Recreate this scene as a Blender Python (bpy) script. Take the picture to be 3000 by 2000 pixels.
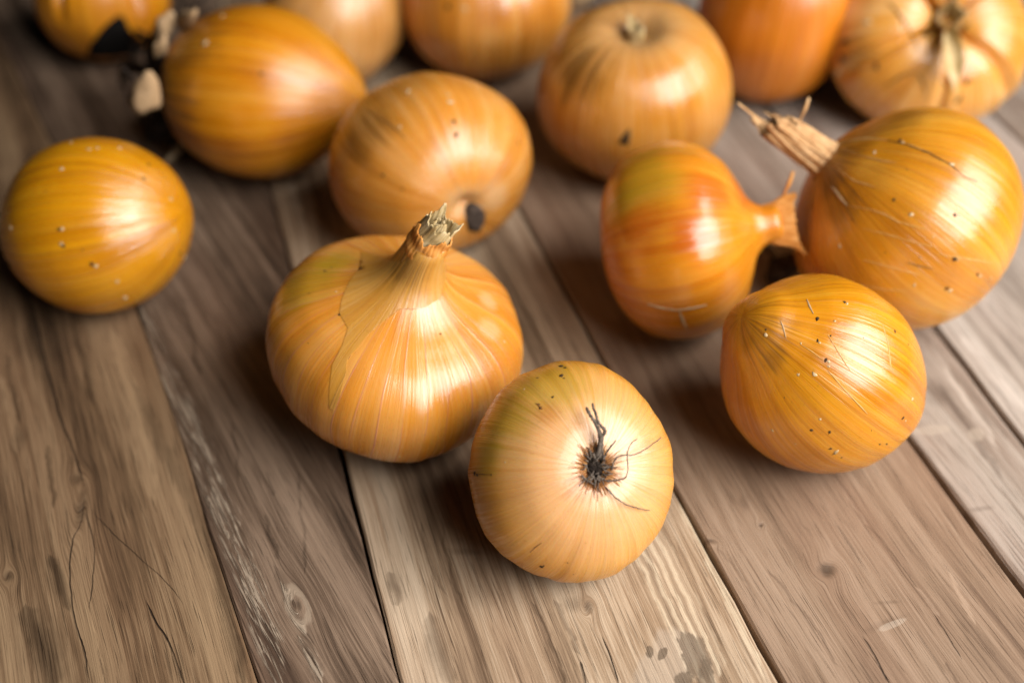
import bpy, bmesh, math, random
import numpy as np
from mathutils import Vector, Matrix
from mathutils.geometry import delaunay_2d_cdt

for o in list(bpy.data.objects):
    bpy.data.objects.remove(o, do_unlink=True)
SC = bpy.context.scene
COL = SC.collection

# ---------------------------------------------------------------- camera
PITCH = math.radians(40.84)
CAM_H = 0.285
CAM_LOC = (0.0, -CAM_H / math.tan(PITCH), CAM_H)
cam = bpy.data.cameras.new('camera')
cam.sensor_width = 36.0
cam.lens = 41.33
cam.clip_start = 0.01
cam.clip_end = 50.0
cam.dof.use_dof = True
cam.dof.focus_distance = 0.342
cam.dof.aperture_fstop = 4.6
cam.dof.aperture_blades = 0
cam_ob = bpy.data.objects.new('camera', cam)
cam_ob.location = CAM_LOC
cam_ob.rotation_euler = (math.pi / 2 - PITCH, 0, 0)
COL.objects.link(cam_ob)
SC.camera = cam_ob

# ---------------------------------------------------------------- world: the dim room around the table
world = bpy.data.worlds.new('World')
SC.world = world
world.use_nodes = True
bg = world.node_tree.nodes['Background']
bg.inputs['Color'].default_value = (0.95, 0.97, 1.0, 1)
bg.inputs['Strength'].default_value = 0.003

# ---------------------------------------------------------------- the window at the right
def area_lamp(name, loc, target, sx, sy, power, col):
    l = bpy.data.lights.new(name, 'AREA')
    l.shape = 'RECTANGLE'
    l.size, l.size_y = sx, sy
    l.energy = power
    l.color = col
    o = bpy.data.objects.new(name, l)
    o.location = loc
    d = Vector(target) - Vector(loc)
    o.rotation_euler = d.to_track_quat('-Z', 'Y').to_euler()
    COL.objects.link(o)
    return o
area_lamp('window_light', (0.62, -0.37, 0.60), (0.0, 0.03, 0.02), 0.90, 0.74, 19.5, (1.0, 0.965, 0.93))

SC.view_settings.view_transform = 'Standard'
SC.view_settings.look = 'None'
SC.view_settings.exposure = 0.0
SC.view_settings.gamma = 1.0
SC.render.engine = 'CYCLES'
SC.cycles.use_denoising = True
SC.cycles.max_bounces = 8
SC.cycles.diffuse_bounces = 1
SC.cycles.sample_clamp_indirect = 6.0
# ---------------------------------------------------------------- onion shapes (numpy, pure geometry)
def unit(v):
    v = np.asarray(v, float)
    return v / np.linalg.norm(v)
VR = np.array([1.0, 0, 0])
VU = np.array([0, math.sin(PITCH), math.cos(PITCH)])
VT = np.array([0, -math.cos(PITCH), math.sin(PITCH)])
def axis(r, u, t):
    """an axis given as right / up / towards-viewer amounts"""
    return unit(r * VR + u * VU + t * VT)

PROFILES = {
    'globe': [(-.93, 0), (-.975, .1), (-.97, .25), (-.87, .52), (-.62, .81), (-.22, .985), (.1, 1), (.45, .9), (.75, .68), (.92, .42), (1.0, .2), (1.04, .08), (1.05, 0)],
    'round': [(-1, 0), (-.99, .14), (-.93, .37), (-.75, .66), (-.42, .91), (0, 1), (.42, .91), (.75, .66), (.93, .37), (.99, .14), (1, 0)],
    'rootdip': [(-.80, 0), (-.83, .05), (-.885, .12), (-.915, .22), (-.88, .42), (-.75, .66), (-.45, .9), (-.05, 1), (.4, .92), (.75, .68), (.92, .42), (1.0, .2), (1.04, .08), (1.05, 0)],
    'hero': [(-.62, 0), (-.68, .15), (-.66, .35), (-.55, .68), (-.3, .92), (0, 1.0), (.25, .95), (.43, .79), (.53, .6), (.60, .44), (.69, .30), (.80, .215), (.94, .17), (1.08, .15), (1.10, .10), (1.10, 0)],
    'lemon': [(-1.0, 0), (-1.0, .1), (-.95, .36), (-.74, .7), (-.38, .93), (0, 1), (.35, .93), (.68, .72), (.95, .43), (1.09, .2), (1.15, .06), (1.155, 0)],
    'pear': [(-.78, 0), (-.83, .12), (-.82, .3), (-.7, .64), (-.42, .9), (0, 1.0), (.36, .93), (.62, .72), (.75, .48), (.83, .30), (.95, .20), (1.12, .165), (1.15, .10), (1.15, 0)],
    'knobbed': [(-.93, 0), (-.975, .1), (-.97, .25), (-.87, .52), (-.62, .81), (-.22, .985), (.1, 1), (.4, .92), (.62, .76), (.76, .60), (.87, .47), (.98, .36), (1.06, .22), (1.09, .08), (1.09, 0)],
    'stemmed': [(-.95, 0), (-.97, .12), (-.94, .3), (-.8, .6), (-.5, .87), (-.1, 1), (.3, .96), (.65, .76), (.86, .5), (.96, .3), (1.0, .2), (1.03, .14), (1.04, 0)],
    'dimple': [(-.85, 0), (-.88, .15), (-.85, .35), (-.72, .65), (-.42, .9), (0, 1), (.4, .93), (.68, .75), (.82, .52), (.84, .34), (.78, .2), (.72, .12), (.70, .06), (.70, 0)],
}
_prof_cache = {}
def profile(name):
    """arc-length table t -> (z, r) of a Catmull-Rom profile"""
    if name in _prof_cache:
        return _prof_cache[name]
    P = np.array(PROFILES[name], float)
    P = np.vstack([P[0] * [1, -1] + [0, 0] if False else [P[1][0], -P[1][1]], P, [P[-2][0], -P[-2][1]]])
    out = []
    for i in range(1, len(P) - 2):
        p0, p1, p2, p3 = P[i - 1], P[i], P[i + 1], P[i + 2]
        for s in np.linspace(0, 1, 24, endpoint=False):
            out.append(.5 * (2 * p1 + (p2 - p0) * s + (2 * p0 - 5 * p1 + 4 * p2 - p3) * s * s + (3 * p1 - p0 - 3 * p2 + p3) * s ** 3))
    out.append(P[-2])
    out = np.array(out)
    out[:, 1] = np.maximum(out[:, 1], 0)
    L = np.concatenate([[0], np.cumsum(np.linalg.norm(np.diff(out, axis=0), axis=1))])
    _prof_cache[name] = (L / L[-1], out)
    return _prof_cache[name]

def frame(ax):
    a = unit(ax)
    ref = VR if abs(a @ VR) < .8 else VU
    x = unit(ref - (ref @ a) * a)
    y = np.cross(a, x)
    return np.stack([x, y, a], 1)        # columns

def surf(spec, k, phi, t):
    """unit-size surface points, rotated to the onion's axis; phi, t are arrays"""
    T, Z = profile(spec['profile'])
    z = np.interp(t, T, Z[:, 0])
    r = np.interp(t, T, Z[:, 1])
    rng = np.random.RandomState(spec['seed'])
    mod = np.zeros_like(phi)
    body = np.clip(r / .35, 0, 1)
    for n, a in ((2, .018), (3, .014), (5, .008), (7, .005)):
        a *= spec.get('lump', 1)
        mod += a * np.cos(n * phi + rng.rand() * 6.28 + 1.2 * z * rng.randn()) * body
    rib = np.zeros_like(phi)
    for n in (9, 13, 17, 23, 31):
        rib += np.cos(n * phi + rng.rand() * 6.28 + .5 * np.sin(z * 2 + rng.rand() * 6)) * (9. / n) ** .5
    mod += spec.get('rib', .002) * rib * np.clip(r / .25, 0, 1)
    zz = z + .012 * spec.get('lump', 1) * np.cos(2 * phi + rng.rand() * 6) * body * z
    for g in spec.get('grooves', ()):
        d = (phi - math.radians(g[0]) + math.pi) % (2 * math.pi) - math.pi
        w = g[2] * (1 + .6 * np.clip(1 - r, 0, 1))
        e = np.exp(-(d / w) ** 2) * np.clip((z + .05) / .5, 0, 1) * np.clip(r / .06, 0, 1)
        zz = zz - g[1] * e * np.clip(1.25 - r, 0, 1)
        mod -= .45 * g[1] * e
        # the lips beside the groove swell
        e2 = np.exp(-((np.abs(d) - 1.9 * w) / (.9 * w)) ** 2) * np.clip((z + .05) / .5, 0, 1) * np.clip(r / .15, 0, 1)
        mod += .14 * g[1] * e2
    r = r * (1 + mod)
    b = spec.get('bend', (0, 0))
    up = np.clip(z - .5, 0, None) ** 1.5
    x = r * np.cos(phi) * spec.get('sx', 1) + b[0] * up
    y = r * np.sin(phi) * spec.get('sy', 1) + b[1] * up
    return np.stack([x, y, zz * k], -1) @ frame(spec['axis']).T

NPHI, NT = 160, 96
def bulb_grid(spec, k):
    ts = np.linspace(0, 1, NT)
    ph = np.linspace(-math.pi, math.pi, NPHI, endpoint=False)
    PH, TS = np.meshgrid(ph, ts)
    return PH, TS, surf(spec, k, PH, TS)

def bulb_mesh(spec, k):
    PH, TS, P = bulb_grid(spec, k)
    V = P.reshape(-1, 3)
    q = []
    for i in range(NT - 1):
        for j in range(NPHI):
            j2 = (j + 1) % NPHI
            q.append((i * NPHI + j, i * NPHI + j2, (i + 1) * NPHI + j2, (i + 1) * NPHI + j))
    A = np.stack([np.cos(PH), np.sin(PH), TS], -1).reshape(-1, 3)
    return V, q, A

ONIONS = {
 'speckled_oval': dict(profile='round', axis=axis(.97, .12, .20), seed=11, lump=.8, bbox=(-2, 315, 444, 720), k=(1.0, 1.25)),
 'lemon_shaped': dict(profile='lemon', axis=axis(.97, -.12, .18), seed=12, lump=.6, bbox=(368, 10, 845, 410), k=(.8, 1.3)),
 'pinkish_rear': dict(profile='globe', axis=axis(.3, .6, .7), seed=13, bbox=(604, -135, 931, 198), k=(.8, 1.1)),
 'streaky_rear': dict(profile='globe', axis=axis(.0, .80, .60), seed=14, rib=.004, bbox=(918, -200, 1312, 186), k=(.8, 1.1)),
 'dimpled': dict(profile='dimple', axis=axis(-.07, .66, .75), seed=15, rib=.001, bbox=(1232, -5, 1682, 421), k=(.8, 1.25)),
 'greenish_red': dict(profile='pear', axis=axis(.93, .16, .22), seed=16, rib=.002, bbox=(1378, 323, 1800, 780), k=(.6, 1.05)),
 'stalked': dict(profile='stemmed', axis=axis(-.79, .56, .22), seed=17, rib=.002, lump=.8, bbox=(1825, 239, 2347, 766), k=(.9, 1.15)),
 'blunt_speckled': dict(profile='knobbed', axis=axis(-.74, .46, .48), seed=18, lump=1.2, bbox=(1652, 630, 2130, 1086), k=(.85, 1.15)),
 'creased': dict(profile='dimple', axis=axis(.0, .06, .99), seed=19, bbox=(1896, -135, 2372, 306), k=(.75, .75),
     grooves=[(128, .34, .085), (204, .14, .06), (268, .12, .05), (320, .20, .08), (42, .28, .08), (86, .20, .05)]),
 'shaded_rear': dict(profile='globe', axis=axis(.1, .75, .66), seed=20, bbox=(1604, -200, 1965, 238), k=(.8, 1.2)),
 'lobed': dict(profile='globe', axis=axis(.0, .75, .66), seed=21, bbox=(74, -165, 392, 140), k=(.8, 1.1),
     grooves=[(250, .25, .08), (205, .10, .10), (320, .2, .1)]),
 'root_plug': dict(profile='rootdip', axis=-axis(.44, -.58, .68), seed=22, rib=.002, bbox=(755, 165, 1222, 590), k=(.9, .9), stretch=True),
 'necked': dict(profile='hero', axis=axis(.20, .70, .68), seed=23, lump=.9, rib=.0025, bbox=(610, 540, 1202, 1062), k=(.7, 1.25), tmax=.74, bend=(.21, .05)),
 'rooted': dict(profile='rootdip', axis=-axis(.25, .14, .957), seed=24, lump=.7, rib=.0035, bbox=(1075, 828, 1548, 1338), k=(.85, .85), stretch=True),
}
# ---------------------------------------------------------------- measured places (metres) and marks, in each thing's own space
FIT = {'speckled_oval':{'s':0.03229042361550683,'k':1.0777009382512706,'off':[-0.15407775395745243,0.029587426305443486,0.031540421533808906],'base':[-0.15407775395745243,0.02958742630544349,0.0],'sy':1.0},'lemon_shaped':{'s':0.03633261404999573,'k':1.1428218713531584,'off':[-0.10803427443473135,0.12136698855639821,0.03618054546163499],'base':[-0.10803427443473135,0.1213669885563982,0.0],'sy':1.0},'pinkish_rear':{'s':0.03340254617888304,'k':0.9965536268121926,'off':[-0.0859049391437706,0.20101490556058252,0.033770786702954074],'base':[-0.0859049391437706,0.20101490556058252,0.0],'sy':1.0},'streaky_rear':{'s':0.041850238802289726,'k':0.902983477716612,'off':[-0.013228320748573955,0.2115098064467722,0.03767064130628809],'base':[-0.013228320748573955,0.2115098064467722,0.0],'sy':1.0},'dimpled':{'s':0.04123792324620708,'k':0.9416887934945742,'off':[0.05291304716683325,0.12272060253705215,0.03507715727380078],'base':[0.05291304716683325,0.12272060253705215,0.0],'sy':1.0},'greenish_red':{'s':0.035924148633324215,'k':0.8957021929642116,'off':[0.05983274496196948,0.015037097390198444,0.03493820067996954],'base':[0.059832744961969477,0.015037097390198442,0.0],'sy':1.0},'stalked':{'s':0.04151283881672758,'k':0.9,'off':[0.1417201933842709,0.020206056394691772,0.040055817717706096],'base':[0.1417201933842709,0.020206056394691772,0.0],'sy':1.0},'blunt_speckled':{'s':0.03034095128631368,'k':1.15,'off':[0.09805196406496372,-0.052626265630066,0.03253703741635287],'base':[0.09805196406496372,-0.052626265630066,0.0],'sy':1.0},'creased':{'s':0.04403966131975515,'k':0.75,'off':[0.18863690096414232,0.16559724014332813,0.03859370243774688],'base':[0.18863690096414232,0.16559724014332813,0.0],'sy':1.0},'shaded_rear':{'s':0.03578534166333271,'k':1.2,'off':[0.12399997445352852,0.18670768927858225,0.04239182549556605],'base':[0.12399997445352852,0.18670768927858225,0.0],'sy':1.0},'lobed':{'s':0.03210296873869247,'k':0.9753054713026118,'off':[-0.2054281054776387,0.22913682418119338,0.03093982673723195],'base':[-0.2054281054776387,0.22913682418119338,0.0],'sy':1.0},'root_plug':{'s':0.04052117400681147,'k':0.9,'off':[-0.031947274193720995,0.06827985304030258,0.033805932847924006],'base':[-0.031947274193720995,0.06827985304030258,0.0],'sy':0.8551651591469234},'necked':{'s':0.0431610148771034,'k':0.9428471198479121,'off':[-0.03829994788086895,-0.034357639585621914,0.029359400562259372],'base':[-0.03829994788086895,-0.034357639585621914,0.0],'sy':1.0},'rooted':{'s':0.030015684395793607,'k':0.85,'off':[0.0174005943469875,-0.09250294439072901,0.029374367992728235],'base':[0.0174005943469875,-0.09250294439072901,0.0],'sy':1.0928345035835527}}
SP = {'stalked':[('w',[-0.01889,-0.00638,0.07276],[-0.50816,-0.15761,0.84672],0.00062),('d',[-0.01564,-0.02572,0.06635],[-0.47014,-0.59021,0.65622],0.000604),('w',[-0.01076,-0.03091,0.06429],[-0.36346,-0.70382,0.61035],0.00078),('d',[0.00268,-0.033,0.06531],[0.08937,-0.73001,0.67757],0.000656),('w',[0.00415,-0.03297,0.06512],[0.12124,-0.7412,0.66024],0.000418),('w',[-0.03008,-0.02531,0.0474],[-0.79221,-0.56221,0.23733],0.000748),('d',[0.00398,-0.03951,0.05248],[0.04784,-0.97029,0.23717],0.000843),('w',[0.00517,-0.0395,0.05203],[0.11114,-0.96181,0.25012],0.000361),('d',[0.01358,-0.03842,0.04524],[0.35078,-0.93414,0.06581],0.00061),('w',[0.01501,-0.0379,0.0441],[0.40424,-0.91445,0.01942],0.000612),('w',[0.02038,-0.03482,0.0407],[0.55504,-0.82614,-0.09704],0.000619),('d',[0.00346,-0.04115,0.04146],[0.12913,-0.99121,0.02868],0.000733),('w',[0.00494,-0.04097,0.04041],[0.15634,-0.98764,0.01149],0.000735),('w',[-0.00742,-0.04087,0.04264],[-0.16336,-0.97863,0.1249],0.00061),('w',[0.01805,-0.03245,0.02623],[0.55361,-0.74956,-0.36286],0.000764),('w',[0.01684,-0.03202,0.02387],[0.47742,-0.73779,-0.47721],0.00064),('d',[-0.01103,-0.0059,0.0771],[-0.40568,-0.08652,0.90991],0.000678),('w',[-0.01034,-0.00736,0.07723],[-0.3937,-0.13459,0.90933],0.000676),('w',[0.00271,-0.01957,0.07634],[-0.07597,-0.4611,0.88409],0.000841),('d',[-0.03447,0.0034,0.05596],[-0.95735,0.01656,0.28844],0.000779),('d',[-0.01105,-0.01843,0.07352],[-0.37415,-0.44194,0.81529],0.000303),('w',[-0.00396,-0.0366,0.05918],[-0.16599,-0.88497,0.43506],0.000359),('w',[0.02225,-0.03022,0.02863],[0.63015,-0.71747,-0.29688],0.000764),('w',[0.02384,-0.02938,0.03018],[0.66612,-0.67725,-0.31245],0.000573),('d',[-0.00726,-0.03853,0.05264],[-0.22815,-0.92226,0.31206],0.000301),('d',[-0.01763,-0.03476,0.05163],[-0.46045,-0.79678,0.39131],0.000304),('d',[-0.02694,-0.02322,0.05675],[-0.71257,-0.50826,0.48365],0.000308),('d',[0.02623,-0.02872,0.03462],[0.71075,-0.67292,-0.20496],0.000316)],'blunt_speckled':[('d',[0.00122,-0.00369,0.06426],[0.08226,-0.11422,0.99004],0.000562),('w',[0.002,-0.00435,0.06409],[0.09877,-0.143,0.98478],0.000561),('d',[-0.00756,-0.00948,0.06259],[-0.12762,-0.47013,0.87332],0.000649),('w',[-0.00272,-0.01054,0.06263],[-0.01301,-0.43969,0.89806],0.000463),('d',[0.01683,-0.0081,0.05667],[0.59416,-0.31897,0.7384],0.000565),('d',[-0.00828,-0.01554,0.05907],[-0.17983,-0.51424,0.83858],0.000461),('w',[-0.00761,-0.01602,0.0589],[-0.15788,-0.52369,0.83715],0.00046),('d',[-0.00431,-0.01446,0.06028],[-0.04462,-0.52215,0.85169],0.000369),('d',[-0.00619,-0.02026,0.05584],[-0.10579,-0.66894,0.73575],0.000551),('w',[-0.00534,-0.02071,0.05553],[-0.0974,-0.67178,0.73432],0.00055),('w',[-0.00541,-0.02165,0.0546],[-0.11105,-0.70395,0.70152],0.000459),('w',[-0.00935,-0.02263,0.05225],[-0.24244,-0.78296,0.57288],0.000689),('w',[-0.01373,-0.02141,0.05114],[-0.4087,-0.73568,0.54013],0.000462),('w',[-0.01914,-0.0251,0.03161],[-0.56122,-0.82706,-0.0318],0.000475),('d',[-0.00344,-0.02972,0.03545],[-0.05995,-0.99277,0.10395],0.000607),('d',[0.01984,-0.02398,0.03571],[0.57107,-0.80616,0.15488],0.000614),('w',[0.02289,-0.01985,0.03969],[0.70119,-0.62929,0.33515],0.000663),('w',[-7e-05,-0.0301,0.02757],[0.02285,-0.99947,-0.02305],0.000947),('d',[-0.00196,-0.03013,0.02889],[-0.0187,-0.9997,0.01579],0.000614),('d',[0.00222,-0.02968,0.02451],[0.12475,-0.97955,-0.15788],0.000334),('w',[-0.00681,-0.02868,0.03977],[-0.16747,-0.9681,0.18635],0.000464),('d',[-0.00862,-0.02908,0.03562],[-0.17161,-0.97425,0.14622],0.000561),('d',[0.0218,-0.00878,0.05185],[0.70977,-0.31434,0.63041],0.000332),('w',[-0.02277,-0.01177,0.05819],[-0.44628,-0.65087,0.61416],0.000605),('d',[-0.02274,-0.01061,0.05932],[-0.39662,-0.61887,0.678],0.000326),('w',[-0.01292,-0.01534,0.05808],[-0.21574,-0.60571,0.76588],0.00037),('d',[0.01378,-0.02714,0.02758],[0.38926,-0.9193,-0.05802],0.000477),('d',[0.01639,-0.02585,0.02648],[0.44126,-0.89369,-0.08124],0.000431),('w',[0.02123,-0.02331,0.03389],[0.59065,-0.79758,0.1225],0.00038),('d',[0.00552,-0.01429,0.05929],[0.27361,-0.56927,0.77529],0.000231),('d',[-0.01701,-0.02356,0.04379],[-0.44627,-0.82228,0.35313],0.000233),('d',[0.00942,-0.02867,0.0352],[0.22628,-0.97077,0.08001],0.000234),('w',[-0.01226,-0.02819,0.02889],[-0.31476,-0.94392,-0.0997],0.000237)],'speckled_oval':[('w',[0.00402,0.00063,0.06398],[0.07389,0.01129,0.9972],0.000815),('w',[0.00664,0.00183,0.06369],[0.14065,0.00476,0.99005],0.000613),('w',[0.01316,0.00559,0.06138],[0.38555,0.19397,0.90207],0.000963),('w',[-0.00412,0.00614,0.06331],[-0.13437,0.21645,0.967],0.000687),('w',[-0.00334,-0.00902,0.06197],[-0.118,-0.2877,0.95042],0.00087),('d',[0.02309,0.00295,0.05601],[0.64043,0.1156,0.75926],0.000829),('d',[0.02313,-0.00526,0.05549],[0.64337,-0.17438,0.74543],0.000749),('w',[-0.02262,-0.01976,0.04452],[-0.65428,-0.60159,0.45826],0.000877),('w',[-0.00141,-0.0265,0.04883],[-0.05897,-0.83504,0.54702],0.000794),('d',[-0.00259,-0.02663,0.04847],[-0.09339,-0.80855,0.58097],0.000662),('w',[-0.00205,-0.02939,0.04445],[-0.08042,-0.85915,0.50537],0.000796),('d',[-0.00134,-0.02979,0.04382],[-0.07514,-0.87813,0.47249],0.00073),('d',[0.00776,-0.03171,0.03744],[0.181,-0.95837,0.22082],0.000801),('w',[0.00881,-0.03169,0.03647],[0.23337,-0.96369,0.12979],0.000803),('w',[0.01418,-0.02996,0.02849],[0.40295,-0.90629,-0.12753],0.000883),('w',[0.014,-0.02706,0.01844],[0.35947,-0.84556,-0.39473],0.00111),('d',[0.03206,-0.01065,0.02634],[0.93147,-0.27752,-0.23525],0.000847),('w',[0.03107,-0.00395,0.01984],[0.90613,-0.11054,-0.4083],0.000793),('w',[0.0309,-0.00459,0.04625],[0.88202,-0.0926,0.46203],0.000899),('w',[0.03214,-0.01222,0.03774],[0.91741,-0.3662,0.15572],0.000761),('d',[-0.02787,-0.01955,0.0283],[-0.77184,-0.63304,-0.05941],0.002077),('d',[-0.01191,-0.02677,0.04441],[-0.35231,-0.77509,0.52451],0.000333),('d',[0.00528,-0.03041,0.0424],[0.10758,-0.9016,0.41899],0.000332),('d',[-0.0079,-0.01634,0.05732],[-0.2605,-0.53451,0.80402],0.000333)],'root_plug':[('w',[-0.00706,-0.00369,0.06789],[-0.30822,-0.05129,0.94993],0.00089),('w',[0.00897,-0.01041,0.06727],[0.2462,-0.24785,0.93699],0.001016),('d',[0.01031,-0.01826,0.0634],[0.31065,-0.49874,0.80917],0.000874),('d',[0.01143,-0.02204,0.06015],[0.36999,-0.59181,0.71615],0.001074),('w',[-0.00932,-0.02037,0.06245],[-0.26583,-0.47919,0.83649],0.000671),('w',[0.00822,-0.00692,0.06822],[0.18578,-0.15907,0.96963],0.000613),('d',[0.03089,-0.00662,0.05359],[0.72508,-0.29192,0.62373],0.000557),('d',[-0.01546,-0.03136,0.04884],[-0.34865,-0.85281,0.38879],0.000672),('d',[0.03422,-0.00754,0.04803],[0.86766,-0.32743,0.37411],0.00063),('d',[-0.0084,-0.0349,0.0451],[-0.17623,-0.94669,0.26967],0.00047)],'rooted':[('d',[-0.00312,0.01583,0.0569],[-0.17753,0.33253,0.92623],0.000681),('d',[-0.002,0.01449,0.05747],[-0.09109,0.28718,0.95354],0.000509),('d',[-0.00323,0.01048,0.05808],[-0.07974,0.09146,0.99261],0.000739),('d',[-0.00267,0.00916,0.05821],[-0.06253,0.05651,0.99644],0.000335),('d',[-0.01006,0.01086,0.05684],[-0.17266,0.26463,0.94877],0.000438),('d',[-0.01001,4e-05,0.05669],[-0.17701,-0.16131,0.9709],0.000493),('d',[-0.00948,-0.00115,0.05656],[-0.21558,-0.22533,0.95013],0.000459),('d',[-0.00596,0.00194,0.05772],[-0.05863,-0.12438,0.9905],0.000461),('d',[-0.028,-0.00854,0.0379],[-0.88281,-0.31494,0.34853],0.000602),('d',[-0.02727,-0.00985,0.03842],[-0.85528,-0.42753,0.29277],0.000533),('d',[-0.02324,-0.01315,0.0422],[-0.65694,-0.57556,0.48699],0.000295),('d',[-0.00906,-0.02885,0.02141],[-0.27525,-0.95153,-0.13718],0.000594),('d',[-0.00853,-0.02907,0.02212],[-0.25843,-0.96056,-0.10261],0.000329),('d',[-0.00184,-0.02955,0.02396],[-0.09538,-0.99203,0.08231],0.000229),('d',[-6e-05,-0.02939,0.01868],[0.09235,-0.97223,-0.21503],0.000199),('w',[-0.01935,-0.01236,0.04646],[-0.50414,-0.46452,0.72806],0.000293),('w',[-0.01397,0.00709,0.05589],[-0.36015,0.11537,0.92573],0.000268),('w',[0.02296,0.00725,0.04614],[0.78822,0.03879,0.61417],0.000341)],'creased':[('d',[-0.02959,-0.02862,0.03992],[-0.48694,-0.83547,0.25472],0.001255),('d',[0.00411,-0.03288,0.04511],[0.01386,-0.77391,0.63315],0.001404),('w',[0.00511,-0.03249,0.04556],[0.02018,-0.77305,0.63402],0.000826),('d',[0.00821,-0.03668,0.03716],[0.13055,-0.9284,0.34789],0.00141),('d',[-0.04078,-0.01415,0.04442],[-0.85576,-0.44835,0.25818],0.001869),('d',[-0.04178,-0.01579,0.03783],[-0.95342,-0.22823,0.19724],0.001709),('w',[-0.04109,-0.01342,0.02879],[-0.77131,-0.57196,-0.27917],0.001908),('w',[-0.03363,-0.01554,0.05457],[-0.59525,-0.56135,0.57494],0.001507),('d',[-0.00956,-0.02294,0.05252],[-0.07883,-0.10967,0.99084],0.00166),('d',[-0.00377,-0.01147,0.05913],[-0.82741,-0.47381,-0.30149],0.00134)],'necked':[('d',[-0.01483,-0.0156,0.05415],[-0.14628,-0.26033,0.95437],0.000457),('w',[0.03586,-0.01022,0.03856],[0.73058,-0.24332,0.638],0.000475),('w',[0.00353,-0.04291,0.01965],[0.0083,-0.94352,-0.33121],0.000413),('d',[-0.01456,-0.01193,0.05521],[-0.0899,-0.27995,0.95579],0.000367),('d',[-0.02171,0.00474,0.05544],[-0.17408,0.06568,0.98254],0.00057),('d',[-0.01979,0.00632,0.05572],[-0.19548,0.04223,0.9798],0.000333),('w',[-0.01682,-0.00651,0.05603],[-0.14923,-0.10843,0.98284],0.000278),('d',[-0.02555,-0.0054,0.05441],[-0.22415,-0.07976,0.97129],0.00028),('d',[0.0162,-0.01867,0.04889],[0.406,-0.34104,0.84785],0.000321),('d',[-0.02411,-0.02324,0.04906],[-0.35901,-0.47481,0.80353],0.000227)],'lemon_shaped':[('w',[-0.01526,-0.01442,0.06658],[-0.33688,-0.37104,0.86536],0.001314),('d',[0.00809,-0.02687,0.05937],[0.1618,-0.80095,0.57646],0.000868),('w',[-0.01075,0.00032,0.07081],[-0.22183,0.07237,0.9724],0.00107)],'dimpled':[('d',[-0.00712,-0.04058,0.03707],[-0.17398,-0.98454,0.02048],0.002526),('d',[-0.00823,-0.0404,0.03534],[-0.17314,-0.98484,-0.01081],0.0019)],'streaky_rear':[('d',[-0.01573,-0.03757,0.05097],[-0.36303,-0.84993,0.38187],0.001335),('w',[-0.00814,-0.04006,0.05088],[-0.08182,-0.93346,0.34922],0.001331)]}
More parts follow.
